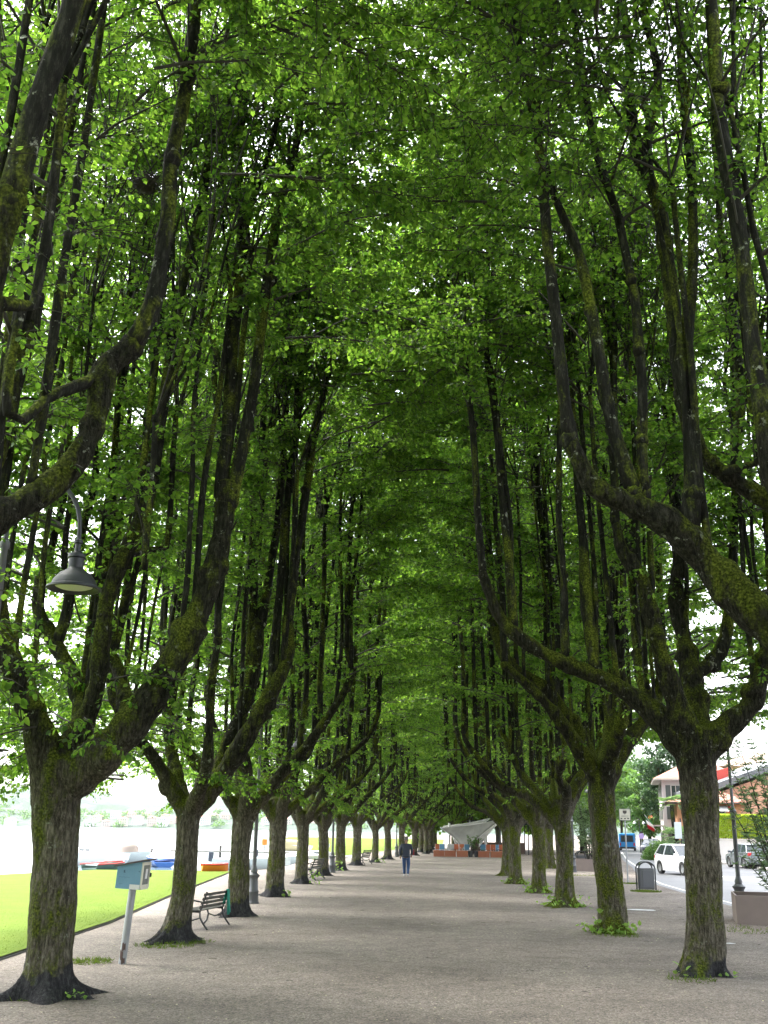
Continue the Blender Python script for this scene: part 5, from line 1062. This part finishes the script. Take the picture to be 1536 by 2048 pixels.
car((22.6, 63.2, 0), math.radians(100), SILV, 'parked pale car at the right edge seen through the oleander', L=4.3)
car((24.6, 121.5, 0), math.radians(-110), NAVY, 'dark distant car at the bend in front of the pale house')
vp = gnd(1256, 1701); r = empty('blue_van', (vp[0], vp[1], 0), -.2, 'bright blue van seen from behind on the far road left of the sign post', 'van')
MB().box((0, 0, 1.15), (1.95, 5.2, 1.75)).build('body', VANB, r, bevel=.15); MB().box((0, -2.6, 1.4), (1.45, .06, .75)).build('rear_window', CGL, r, bevel=.05)
for s_ in (-1, 1):
    MB().box((s_ * .985, -.3, 1.5), (.04, 3.8, .6)).build('side_window', CGL, r, bevel=.02); MB().box((s_ * .82, -2.61, .75), (.14, .05, .35)).build('tail_light', TL, r)
    for y in (-1.7, 1.7): m = MB(); k = 16; m.add([(s_ * .85 + a, y + .34 * math.cos(t * 2 * PI / k), .34 + .34 * math.sin(t * 2 * PI / k)) for a in (-.11, .11) for t in range(k)], [(j, (j + 1) % k, k + (j + 1) % k, k + j) for j in range(k)] + [tuple(range(k)), tuple(range(k, 2 * k))]); m.build('wheel', TYRE, r, True)
MB().box((0, -2.63, .35), (1.8, .1, .22)).build('bumper', BLK, r, bevel=.03)

# ------------------------------------------------------------------ houses on the road side
TILE = bpy.data.materials.new('roof_tiles'); TILE.use_nodes = True
n = TILE.node_tree; p = n.nodes['Principled BSDF']; tc = n.nodes.new('ShaderNodeTexCoord'); wv = N(n, 'ShaderNodeTexWave', Scale=2.6, Distortion=.6); n.links.new(tc.outputs['Object'], wv.inputs['Vector']); nn = N(n, 'ShaderNodeTexNoise', Scale=4.0, Detail=6.0); n.links.new(tc.outputs['Object'], nn.inputs['Vector'])
c = mixc(n, ramp(n, nn.outputs[0], [(.35, (0, 0, 0)), (.65, (1, 1, 1))]), (.30, .11, .08), (.42, .20, .15)); c = mixc(n, ramp(n, wv.outputs[0], [(.1, (.5, .5, .5)), (.4, (0, 0, 0))]), c, (.16, .07, .05)); n.links.new(c, p.inputs['Base Color']); p.inputs['Roughness'].default_value = .85
PLW = mat('white_render', (.62, .60, .58), .85, vary=(.8, (.5, .48, .46), .3)); PLO = mat('orange_render', (.62, .30, .16), .85, vary=(.8, (.5, .24, .13), .3)); PLS = mat('salmon_render', (.62, .36, .25), .85, vary=(.6, (.55, .31, .21), .3)); SHUT = mat('dark_shutter', (.08, .10, .09), .7); EAVE = mat('eave_wood', (.10, .085, .08), .7); STN = mat('stone_trim', (.5, .48, .44), .8); REDP = mat('red_panel', (.5, .06, .04), .6)
def hip(mb, x0, x1, y0, y1, z, h, mi=0):
    d = min(x1 - x0, y1 - y0) / 2
    if x1 - x0 >= y1 - y0: R0, R1 = (x0 + d, (y0 + y1) / 2, z + h), (x1 - d, (y0 + y1) / 2, z + h)
    else: R0, R1 = ((x0 + x1) / 2, y0 + d, z + h), ((x0 + x1) / 2, y1 - d, z + h)
    V = [(x0, y0, z), (x1, y0, z), (x1, y1, z), (x0, y1, z), R0, R1]
    Fc = [(0, 1, 5, 4), (1, 2, 5), (2, 3, 4, 5), (3, 0, 4)] if x1 - x0 >= y1 - y0 else [(0, 1, 4), (1, 2, 5, 4), (2, 3, 5), (3, 0, 4, 5)]
    return mb.add(V, Fc + [(0, 3, 2, 1)], mi)
def window(par, c, face, w_=.9, h_=1.3, shut=True, bal=False):
    """c centre on the wall; face 'y' looks toward -y, 'x' toward -x"""
    m = MB(); g = MB(); s_ = MB()
    def B(mb, u, z, du, dz, t, off):
        if face == 'y': mb.box((c[0] + u, c[1] - off, c[2] + z), (du, t, dz))
        else: mb.box((c[0] - off, c[1] + u, c[2] + z), (t, du, dz))
    for u, z, du, dz in ((-w_ / 2, 0, .09, h_), (w_ / 2, 0, .09, h_), (0, h_ / 2, w_ + .09, .09), (0, -h_ / 2, w_ + .25, .08), (0, 0, .05, h_)): B(m, u, z, du, dz, .09, .05)
    o = m.build('window', STN, par); B(g, 0, 0, w_, h_, .03, .02); g.build('pane', CGL, o)
    if shut:
        for k in (-1, 1): B(s_, k * (w_ / 2 + .29), 0, .45, h_, .05, .06)
        s_.build('shutters', SHUT, o)
    return o
hb = np.array([22.4, 104.0]); r = empty('town_house', (hb[0], hb[1], 0), -.18, 'tall pale three storey house with red tiled hip roof beyond the white hatchback', 'house')
MB().box((3.6, 4.5, 3.5), (7.2, 9, 7.0)).build('wall', PLW, r); ro = hip(MB(), -.8, 8.0, -.8, 9.8, 7.05, 2.3).build('roof', TILE, r); MB().box((3.6, 4.5, 6.98), (8.7, 10.5, .14)).build('eaves', STN, r)
MB().box((3.2, 1.9, 8.9), (.55, .5, 1.5)).build('chimney', PLW, ro); MB().prism([(2.9, 9.62), (3.5, 9.62), (3.2, 10.15)], 1, 1.65, 2.15).build('chimney_cap', TILE, ro)
for x in (1.3, 3.6, 5.9):
    for z in (1.6, 3.9, 5.9): window(r, (x, 0, z), 'y', .85, 1.15)
for y in (1.6, 4.5, 7.4):
    for z in (1.6, 3.9, 5.9): window(r, (0, y, z), 'x', .85, 1.15)
ba = MB().box((-.55, 1.8, 2.75), (1.1, 3.2, .12)).build('balcony', STN, r); bb = MB()
for i in range(17): bb.box((-1.07, .25 + i * .19, 3.15), (.02, .02, .75))
bb.box((-1.07, 1.8, 3.53), (.04, 3.2, .04)); bb.build('railing', IRON, ba)
P = rg.uniform(0, 1, (420, 3)) * (.35, 3.1, .45) + (-1.25, .25, 3.1); leaf_o = link('balcony_plants', leaves('balcony_plants', P, rg.normal(0, 1, P.shape), rg.normal(0, 1, P.shape), rg.uniform(.08, .16, 420), BUSH), ba)
FLO = mat('flowers', (.6, .05, .12), .6, vary=(2, (.8, .45, .03), .1)); P = rg.uniform(0, 1, (110, 3)) * (.3, 3.1, .3) + (-1.3, .25, 3.35); link('flowers', leaves('flowers', P, rg.normal(0, 1, P.shape), rg.normal(0, 1, P.shape), rg.uniform(.08, .15, 110), FLO), ba)
hb2 = np.array([21.1, 92.5]); r = empty('orange_house', (hb2[0], hb2[1], 0), -.16, 'orange plastered house wing with low tiled roof in front of the pale house', 'house')
MB().box((2.6, 3.6, 2.3), (5.2, 7.2, 4.6)).build('wall', PLO, r); hip(MB(), -.9, 6.0, -.9, 8.1, 4.6, 1.5).build('roof', TILE, r); MB().box((2.6, 3.6, 4.55), (6.8, 8.9, .12)).build('eaves', EAVE, r)
for x in (1.2, 3.4): window(r, (x, 0, 3.4), 'y', 1.0, 1.2, shut=False); window(r, (x, 0, 1.3), 'y', 1.0, 1.4)
MB().box((2.5, -.5, 2.35), (3.8, 1.0, .12)).build('balcony', STN, r); MB().box((2.5, -.6, 4.1), (3.2, 1.3, .05), rx=.35).build('awning', mat('awning_cloth', (.6, .6, .58), .8), r); MB().box((4.3, -.2, 3.6), (.25, .1, 1.9)).build('red_panel', REDP, r)
sb = at(1420, 1700, 94); r = empty('salmon_building', (sb[0], 94, 0), 0, 'large salmon building with dark sloping eave behind the bright hedge', 'house')
wl_ = MB(); wl_.prism([(0, 0), (7.5, 0), (7.5, 7.7), (0, 5.1)], 1, 0, 12); wl_.build('wall', PLS, r)
ev = MB(); ev.prism([(-.6, 5.2), (7.9, 8.15), (7.9, 8.75), (-.6, 5.75)], 1, -.9, 12.8); ev.build('eaves', mat('grey_fascia', (.13, .14, .15), .5), r)
ev = MB(); ev.prism([(-.4, 5.86), (3.0, 7.05), (3.0, 7.8), (-.4, 6.9)], 1, 3.0, 3.4); ev.build('red_panel', REDP, r)
for z in (1.2, 3.6): window(r, (5.8, 0, z), 'y', 1.0, 1.3)
sb2 = at(1452, 1500, 125); r = empty('tiled_house', (sb2[0], 125, 0), 0, 'cream house with brown tiled roof showing above the salmon building', 'house')
MB().box((6, 5, 4.8), (12, 10, 9.6)).build('wall', mat('cream_render', (.6, .52, .3), .85), r); hip(MB(), -1, 13, -1, 11, 9.6, 2.2).build('roof', mat('brown_tiles', (.24, .17, .13), .85, vary=(3, (.32, .25, .2), .3)), r)
for x in (1.8, 4.6, 7.4): window(r, (x, 0, 8.3), 'y', 1.0, 1.2)
# garden wall and clipped hedge
hx0 = at(1428, 1690, 85)[0]; r = empty('garden_wall', (hx0, 85, 0), 0, 'pale rendered garden wall under the hedge, behind the parked cars', 'wall')
MB().box((7, 0, .8), (14, .3, 1.6)).build('panel', PLW, r); MB().box((7, 0, 1.66), (14.1, .4, .12)).build('coping', STN, r)
for i in range(6): MB().box((.2 + i * 2.7, -.02, .85), (.35, .4, 1.7)).build('pier', STN, r)
nh = 60000; P = rg.uniform(0, 1, (nh, 3)) * (14, .95, 1.75); f_ = rg.random(nh); P[:, 1] = np.where(f_ < .6, rg.exponential(.09, nh), P[:, 1]); P[:, 2] = np.where(f_ > .75, 1.78 - rg.exponential(.06, nh), P[:, 2])
P[:, 1] += .05 * np.sin(P[:, 0] * 3) * np.cos(P[:, 2] * 4)
o = link('hedge', leaves('hedge', P, rg.normal(0, 1, P.shape) + (0, -.3, .2), rg.normal(0, 1, P.shape) + (0, -.8, .4), rg.uniform(.05, .09, nh), HEDGE)); o.location = (hx0, 85.25, 1.75); tag(o, 'bright yellow green clipped hedge on top of the garden wall', 'hedge')
# flag
fp = at(1306, 1640, 101); r = empty('flag', (fp[0], 101, fp[2] - .9), 0, 'small green white and red striped flag leaning out from the pale house', 'flag')
MB().tube([(.2, 0, 0), (-.75, 0, 1.35)], .025, 8).build('flagpole', WM, r)
fl = MB(); n_ = 12; V = []
for i in range(n_ + 1):
    for j in range(5): u, v = i / n_, j / 4; V.append((-.72 + .62 * u * .35 + v * .62, .09 * math.sin(u * 7 + v), 1.3 - 1.15 * u + v * -.55 + .25 * v * u))
fl.add(V, [(i * 5 + j, i * 5 + j + 1, (i + 1) * 5 + j + 1, (i + 1) * 5 + j) for i in range(n_) for j in range(4)])
fl.m = [0 if i < n_ // 3 else (1 if i < 2 * n_ // 3 else 2) for i in range(n_) for j in range(4)]
o = fl.build('cloth', [mat('flag_green', (.02, .2, .05), .7), mat('flag_white', (.7, .7, .7), .7), mat('flag_red', (.6, .02, .04), .7)], r, True); o.modifiers.new('s', 'SOLIDIFY').thickness = .01

# ------------------------------------------------------------------ other trees: road side crowns, shore bushes
def leafy_tree(loc, h, rad, seed, label, name='roadside_tree', mt=None, n=9000, cone=False, size=.28, group='green trees lining the far road', trunk=.28):
    g = np.random.default_rng(seed); r = empty(name, loc, g.uniform(0, 6), label, 'tree', group); t = MB(); t0 = h * .22
    P2, R2 = smooth_path([(0, 0, -.1), (g.normal(0, .1), 0, h * .3), (g.normal(0, .2), g.normal(0, .2), h * .8)], [trunk, trunk * .75, .05], .5); t.tube(P2, R2, 10)
    for i in range(9):
        a = g.random() * 6.28; z = h * g.uniform(.22, .6); L_ = rad * g.uniform(.6, .95); t.tube(smooth_path([(0, 0, z), (math.cos(a) * L_ * .5, math.sin(a) * L_ * .5, z + L_ * .35), (math.cos(a) * L_, math.sin(a) * L_, z + L_ * .9)], [trunk * .4, trunk * .2, .03], .5)[0], .05, 6)
    t.build('trunk', POLE, r, True); nc = 70; C = g.normal(0, 1, (nc, 3)); C = nrm(C) * (g.random((nc, 1)) ** .4); zc = C[:, 2] * .5 + .5; wz = (1.05 - zc) ** .7 * 1.25 if cone else np.ones(nc)
    C[:, 0] *= rad * wz; C[:, 1] *= rad * wz; C[:, 2] = t0 + (h - t0) * zc; k = g.integers(0, nc, n); rr = rad * .27 * g.uniform(.6, 1.2, nc)
    d = nrm(g.normal(0, 1, (n, 3))) * (g.random((n, 1)) ** .35); P = C[k] + d * rr[k][:, None] * (1, 1, .75)
    A = g.normal(0, 1, (n, 3)) + d + (0, 0, -.3); link('crown', leaves('crown', P, A, g.normal(0, .6, (n, 3)) + (0, 0, .8) + d * .5, g.uniform(.6, 1.2, n) * size, mt or BUSH), r); return r
rt_specs = [(1222, 150, 13, 4.5, 'tall roadside tree left of the sign post, behind the blue van'), (1245, 190, 17, 5.2, 'taller roadside tree behind the blue van'), (1285, 175, 13.5, 4.6, 'bright roadside tree just left of the pale house'), (1302, 135, 9.5, 3.0, 'narrow roadside tree hugging the left wall of the pale house'), (1268, 240, 13, 5.5, 'far low roadside tree at the end of the road'), (1190, 130, 12, 4.2, 'roadside tree behind the far planter'), (1165, 112, 11, 3.8, 'roadside tree glimpsed beside the far lamp post'), (1145, 150, 13, 4.6, 'roadside tree between the third and fourth right boles')]
tp = None
for px, Y_, h_, rd_, l in rt_specs:
    g = at(px, 1700, Y_); o = leafy_tree((g[0], Y_, 0), h_, rd_, int(px), l, mt=BUSH, n=9000, size=.3 if Y_ < 160 else .4)
g = at(1322, 1600, 128); leafy_tree((g[0], 128, 0), 15.5, 3.2, 77, 'dark conifer poking up behind the pale house roof', 'conifer', mt=leaf_material('conifer_needles', (.03, .07, .03), (.05, .1, .04), (.06, .14, .03), (.1, .2, .05), .3), cone=True, n=6000, size=.3, group=None)
def palm(loc, h, label, seed):
    g = np.random.default_rng(seed); r = empty('palm_tree', loc, 0, label, 'palm', 'palms in the garden of the orange house'); MB().tube(smooth_path([(0, 0, 0), (.1, 0, h * .5), (.05, 0, h)], [.2, .16, .17], .3)[0], .17, 12, lump=.2, rng=g).build('trunk', POLE, r, True)
    O = []; A = []
    for i in range(34):
        a = g.random() * 6.28; e = g.uniform(-.5, 1.2); d = nrm(np.array([math.cos(a), math.sin(a), e])); L_ = g.uniform(.8, 1.3); c = np.array([.05, 0, h + .1]) + d * .6 * L_
        for f in np.linspace(-1.2, 1.2, 13): s_ = np.array([-math.sin(a), math.cos(a), 0]); O.append(c); A.append(d * math.cos(f) + s_ * math.sin(f) - (0, 0, .25))
    O = np.array(O); link('fronds', leaves('fronds', O, np.array(A), g.normal(0, .3, O.shape) + (0, 0, 1), g.uniform(.4, .6, len(O)), OLEAN, thin=.09), r)
g = at(1345, 1650, 90); palm((g[0], 90, 0), 4.3, 'palm tree in front of the orange house wall', 3)
g = at(1352, 1680, 86); palm((g[0], 86, 0), 1.7, 'low young palm beside the white street panel', 4)
def bushm(loc, rx, ry, rz_, n, m, label, name='bush', size=.1, group=None):
    d = nrm(rg.normal(0, 1, (n, 3))) * (rg.random((n, 1)) ** .3); d[:, 2] = np.abs(d[:, 2]); P = d * (rx, ry, rz_) * (1 + .12 * np.sin(d[:, :1] * 9) * np.cos(d[:, 1:2] * 7)); o = link(name, leaves(name, P, rg.normal(0, 1, (n, 3)) + d, rg.normal(0, .5, (n, 3)) + d, rg.uniform(.6, 1.2, n) * size, m)); o.location = loc; return tag(o, label, 'bush', group)
g = at(1328, 1705, 88); bushm((g[0], 88, 0), 1.7, 1.2, 1.5, 7000, BUSH, 'rounded flowering bush behind the roof of the white hatchback')
g = at(1307, 1712, 90); bushm((g[0], 90, 0), .9, .9, 1.1, 2500, OLEAN, 'small greyish bush left of the rounded one by the roadside')
# dark backdrop greenery beyond the terrace
for i, (x, y, h_) in enumerate(((-1, 127, 9), (6, 124, 9), (13, 127, 9))): leafy_tree((x, y, 0), h_, 4.6, 200 + i, ['leftmost of the dark trees closing the far end of the avenue', 'middle one of the dark trees closing the far end of the avenue', 'rightmost of the dark trees closing the far end of the avenue'][i], 'backdrop_tree', LEAF, 9000, size=.4, group='trees closing the avenue')
# twin far lamps and round parking sign
g = at(1281, 1700, 122); r = empty('twin_lamp', (g[0], 122, 0), 0, 'small twin headed lamp by the far bend', 'street lamp'); MB().tube([(0, 0, 0), (0, 0, 3.4)], .05, 8).build('pole', IRON, r); MB().tube([(-.5, 0, 3.3), (0, 0, 3.5), (.5, 0, 3.3)], .03, 6).build('crossarm', IRON, r)
for s_ in (-1, 1): MB().lathe([(.03, .2), (.1, .1), (.22, -.05), (.2, -.06)], (s_ * .5, 0, 3.15), n=12).build('lamp_shade', STEEL, r, True)
g = at(1284, 1700, 118); r = empty('round_sign', (g[0], 118, 0), 0, 'small round violet no parking sign near the dark distant car', 'sign'); MB().tube([(0, 0, 0), (0, 0, 2.0)], .03, 8).build('post', STEEL, r)
k = MB(); k.add([(.3 * math.cos(t * PI / 10), yy, 1.75 + .3 * math.sin(t * PI / 10)) for yy in (-.05, -.02) for t in range(20)], [(j, (j + 1) % 20, 20 + (j + 1) % 20, 20 + j) for j in range(20)] + [tuple(range(20)), tuple(range(20, 40))]); k.build('disc', mat('sign_violet', (.4, .3, .6), .5), r)

# ------------------------------------------------------------------ boats in the little harbour
BW = mat('white_gelcoat', (.75, .75, .76), .3); BB = mat('blue_hull', (.05, .14, .42), .4); BG = mat('green_hull', (.08, .14, .12), .5); BR_ = mat('red_trim', (.5, .05, .04), .5); BO = mat('orange_plastic', (.75, .22, .02), .5); CAN = mat('tan_canvas', (.32, .26, .22), .8)
def hull(L, W, h, m, r, name='hull'):
    st = np.linspace(0, 1, 12); V = []
    for t in st:
        wv = W / 2 * (1 - max(0, (t - .45) / .55) ** 2.2) * (.86 + .14 * min(1, t * 4)); x = -L / 2 + L * t; zt = h * (1 + .28 * t * t)
        V += [(x, -wv, zt), (x - .0, -wv * .82, zt * .42), (x, -wv * .3, -.12), (x, wv * .3, -.12), (x, wv * .82, zt * .42), (x, wv, zt), (x, wv * .86, zt - .02), (x, wv * .8, zt * .55), (x, -wv * .8, zt * .55), (x, -wv * .86, zt - .02)]
    k = 10; Fc = [(i * k + j, i * k + (j + 1) % k, (i + 1) * k + (j + 1) % k, (i + 1) * k + j) for i in range(11) for j in range(k)] + [tuple(range(k)), tuple(range(11 * k, 12 * k))]
    return MB().add(V, Fc).build(name, m, r, True)
def boat(px, Y_, rz, L, W, h, m, label, cabin=None, trim=None, name='motorboat', engine=False, canopy=False, mast=0):
    g = at(px, 1700, Y_); r = empty(name, (g[0], Y_, -.5), rz, label, 'boat', 'boats moored off the lawn'); hull(L, W, h, m, r)
    MB().box((-.1 * L, 0, h * .95), (L * .6, W * .72, .05)).build('deck', BW, r)
    if trim: 
        for s_ in (-1, 1): MB().tube([(-L / 2, s_ * W * .44, h + .02), (0, s_ * W * .5, h * 1.1), (L * .3, s_ * W * .37, h * 1.2), (L * .49, 0, h * 1.3)], .04, 6).build('rubbing_strake', trim, r)
    if cabin:
        c = MB(); c.add([(-L * .15, -W * .36, h), (L * .3, -W * .25, h * 1.1), (L * .3, W * .25, h * 1.1), (-L * .15, W * .36, h), (-L * .12, -W * .3, h + cabin), (L * .12, -W * .22, h + cabin * .9), (L * .12, W * .22, h + cabin * .9), (-L * .12, W * .3, h + cabin)], [(0, 3, 2, 1), (4, 5, 6, 7), (0, 1, 5, 4), (1, 2, 6, 5), (2, 3, 7, 6), (3, 0, 4, 7)]); co_ = c.build('cabin', BW, r, bevel=.05)
        for s_ in (-1, 1):
            for x in (-.07, .03): MB().box((L * x, s_ * W * .325, h + cabin * .55), (L * .075, .05, cabin * .35), rx=s_ * .12).build('cabin_window', CGL, co_)
        MB().tube([(-L * .1, -W * .3, h + cabin), (-L * .14, -W * .2, h + cabin + .45), (-L * .14, W * .2, h + cabin + .45), (-L * .1, W * .3, h + cabin)], .03, 6).build('arch', STEEL, r)
        MB().tube([(L * .15, -W * .3, h * 1.15), (L * .3, -W * .22, h * 1.2 + .5), (L * .46, 0, h * 1.3 + .5), (L * .3, W * .22, h * 1.2 + .5), (L * .15, W * .3, h * 1.15)], .018, 5).build('bow_rail', STEEL, r)
    if canopy: MB().lathe([(W * .45, h), (W * .42, h + .35), (W * .3, h + .62), (.02, h + .75)], n=14).build('canopy', CAN, r, True)
    if engine: MB().box((-L / 2 - .15, 0, h + .1), (.32, .34, .6)).build('outboard_motor', NAVY, r, bevel=.06)
    if mast: MB().tube([(L * .05, 0, h), (L * .05, 0, mast)], .05, 8).build('mast', BW, r); MB().tube([(L * .05, 0, h + .9), (-L * .45, 0, h + .8)], .06, 8).build('boom', BW, r)
    return r
boat(322, 70, 1.95, 4.4, 1.8, .55, BB, 'blue hulled white cabin motorboat just right of the book box', cabin=.75)
boat(216, 60, 1.25, 3.2, 1.3, .42, BG, 'low dark green boat with red edge left of the book box', trim=BR_, name='rowing_boat')
boat(182, 70, 2.6, 5.5, 2.0, .75, BW, 'white boat with thin boom lines beside the nearest left bole', cabin=.35, name='sailing_boat', mast=2.4)
boat(253, 74, .3, 4.4, 1.9, .7, BW, 'white boat under a domed tan canopy behind the book box', canopy=True)
kay = boat(432, 49.6, .5, 1.25, .42, .15, BO, 'slim orange kayak drawn up on the lawn edge left of the third bole', name='kayak', trim=BR_); kay.location.z = .17
boat(505, 68, .1, 4.8, 1.8, .6, BW, 'white open boat with dark outboard between lamp post and fourth bole', engine=True)
boat(590, 74, .05, 5.0, 1.9, .65, BW, 'white boat at the jetty between the fifth and sixth boles', engine=True)
boat(640, 80, 3.0, 4.6, 1.8, .6, BW, 'small white moored boat seen left of the second bench', cabin=.35)
g = at(575, 1720, 84); o = link('canvas_cover', MB().add([(x, y, z) for x, y, z in ((-1, -.8, 0), (1, -.8, 0), (1, .8, 0), (-1, .8, 0), (-.9, -.6, .85), (.95, -.6, .8), (.9, .6, .8), (-.85, .6, .85))], [(0, 3, 2, 1), (4, 5, 6, 7), (0, 1, 5, 4), (1, 2, 6, 5), (2, 3, 7, 6), (3, 0, 4, 7)]).mesh('canvas_cover', mat('khaki_canvas', (.4, .36, .22), .85))); o.location = (g[0], 84, .3); md = o.modifiers.new('b', 'BEVEL'); md.width = .2; md.segments = 3; tag(o, 'khaki canvas covered stack on the jetty between left boles', 'cover')
r = empty('jetty', (-13.5, 82, -.5), 0, 'long low wooden jetty behind the moored white boats', 'jetty'); MB().box((0, 0, .72), (13, 1.6, .12)).build('deck', mat('jetty_wood', (.3, .28, .25), .8), r)
for i in range(7): MB().tube([(-6 + 2 * i, -.6, -1), (-6 + 2 * i, -.6, 1.15)], .09, 8).build('pile', EAVE, r)
g = at(529, 1690, 110); r = empty('buoy', (g[0], 110, -.5), 0, 'orange marker on a post standing in the lake left of the fourth bole', 'marker'); MB().tube([(0, 0, -1), (0, 0, 1.0)], .05, 8).build('post', STEEL, r); MB().box((0, 0, 1.1), (.5, .15, .6)).build('board', BO, r, bevel=.03)
r = empty('life_ring', tuple(at(212, 1724, 62)[:2]) + (-.35,), .2, 'red and white life ring standing on the green boat left of the book box', 'life ring'); t_ = np.linspace(0, 2 * PI, 25); MB().tube([(.16 * math.cos(a), 0, .2 + .16 * math.sin(a)) for a in t_], .028, 8, cap=False).build('ring', mat('ring_red', (.6, .12, .1), .5), r, True)

# ------------------------------------------------------------------ far shore
FOR = mat('wooded_slope', (.03, .055, .035), .95, vary=(.02, (.055, .085, .05), .2), bump=(.06, 1, 6))
nx, ny = 220, 26; xs = np.linspace(-2600, 1800, nx); X, T2 = np.meshgrid(xs, np.linspace(0, 1, ny)); Yb = 1450 + 60 * np.sin(xs / 310) + 25 * np.sin(xs / 90)
Yh = Yb[None, :] + T2 * 900; hh = 38 + 24 * np.sin(xs / 380 + 2.2) + 16 * np.sin(xs / 170 + .5) + 8 * np.sin(xs / 61)
Zh = -1.6 + np.maximum(0, hh)[None, :] * (T2 * 2.2).clip(0, 1) ** .8 + 3 * rg.normal(0, 1, X.shape) * (T2 > .05) + 110 * (T2 - .5).clip(0, 1) ** 1.2 * (1.1 + np.sin(xs / 500)[None, :])
idx = np.arange(nx * ny).reshape(ny, nx); q = np.stack([idx[:-1, :-1], idx[:-1, 1:], idx[1:, 1:], idx[1:, :-1]], -1).reshape(-1, 4)
link('hills', np_mesh('hills', np.stack([X, Yh, Zh], -1).reshape(-1, 3), q, FOR))['kind'] = 'structure'
def hz_(x, y):
    j = int(np.clip(np.searchsorted(xs, x), 0, nx - 1)); return float(np.interp(y, Yh[:, j], Zh[:, j]))
HW = [mat('shore_white', (.7, .69, .66), .85), mat('shore_cream', (.62, .55, .42), .85), mat('shore_pink', (.6, .46, .4), .85)]
hp = {}; cnt = {}
def shore_house(w_, d_, h_, m, key):
    r = empty('lakeside_house', (0, 0, 0), 0, 'x', 'house', 'houses on the far shore'); MB().box((0, 0, h_ / 2 - 1), (w_, d_, h_ + 2)).build('wall', m, r); hip(MB(), -w_ / 2 - .6, w_ / 2 + .6, -d_ / 2 - .6, d_ / 2 + .6, h_, 2.2).build('roof', TILE, r); mb = MB()
    for x in np.arange(-w_ / 2 + 1.8, w_ / 2 - 1, 2.8):
        for z in np.arange(1.8, h_ - .8, 3.0): MB().box((x, -d_ / 2 - .05, z), (1.1, .12, 1.6)).build('window', GLZ, r)
    return r
px_list = [(20, 1448, 14, 10), (70, 1452, 12, 8), (110, 1470, 10, 7), (178, 1455, 12, 8), (195, 1500, 11, 7), (212, 1456, 9, 7), (228, 1520, 12, 8), (245, 1460, 15, 10), (262, 1540, 10, 7), (275, 1470, 12, 9), (292, 1560, 12, 8), (305, 1464, 14, 10), (325, 1462, 17, 9), (330, 1520, 10, 7), (345, 1480, 10, 7), (410, 1470, 14, 9), (428, 1500, 12, 7), (450, 1530, 11, 7), (532, 1480, 14, 8), (575, 1490, 12, 7), (625, 1500, 12, 7), (700, 1500, 12, 7)]
for i, (px, Y_, w_, h_) in enumerate(px_list):
    k = i % 3; kk = (k, h_ > 8); g = at(px, 1650, Y_); yb = float(np.interp(g[0], xs, Yb)); y = yb + (Y_ - 1440); X_ = at(px, 1650, y)[0]; z = hz_(X_, y)
    lab = ('large ' if h_ > 8 else 'small ') + ['white', 'cream', 'pinkish'][k] + ' house on the hazy far shore of the lake'
    if kk not in hp: hp[kk] = shore_house(14 if h_ > 8 else 11, 10, 9.5 if h_ > 8 else 7, HW[k], kk); r = hp[kk]; r['label'] = lab
    else: r = dup(hp[kk], (0, 0, 0), 0, lab)
    cnt[kk] = cnt.get(kk, 0) + 1; r['label'] = ORD[cnt[kk] - 1] + ' from the left of the ' + lab.replace(' house on the hazy far shore of the lake', ' houses on the hazy far shore')
    r.location = (X_, y, z); r.rotation_euler = (0, 0, rg.uniform(-.4, .4))
# shore trees: soft dark clumps along the waterline
nS = 26000; xc = rg.uniform(-1900, 300, 420); cc = np.stack([xc, np.interp(xc, xs, Yb) + rg.uniform(5, 200, 420), np.zeros(420)], 1); cc[:, 2] = [hz_(a[0], a[1]) + 3 for a in cc]; k = rg.integers(0, 420, nS); d = nrm(rg.normal(0, 1, (nS, 3))) * rg.random((nS, 1)) ** .4
o = link('far_wood', leaves('far_wood', cc[k] + d * (8, 8, 5), rg.normal(0, 1, (nS, 3)), d + (0, 0, .3), rg.uniform(1.5, 3.5, nS), BUSH)); o['kind'] = 'stuff'; o['label'] = 'distant woodland among the houses on the far shore'

# ------------------------------------------------------------------ air over the lake
hz = bpy.data.materials.new('haze_air'); hz.use_nodes = True; n = hz.node_tree; n.nodes.clear(); pv_ = n.nodes.new('ShaderNodeVolumePrincipled'); out = n.nodes.new('ShaderNodeOutputMaterial')
pv_.inputs['Color'].default_value = (.85, .93, 1, 1); pv_.inputs['Density'].default_value = .00005; pv_.inputs['Anisotropy'].default_value = .2; n.links.new(pv_.outputs[0], out.inputs['Volume'])
o = MB().box((400, 1000, 130), (7600, 3200, 272)).build('haze', hz); o['kind'] = 'stuff'; o['label'] = 'thin pale haze over the lake and the far hills'
cy.volume_bounces = 0
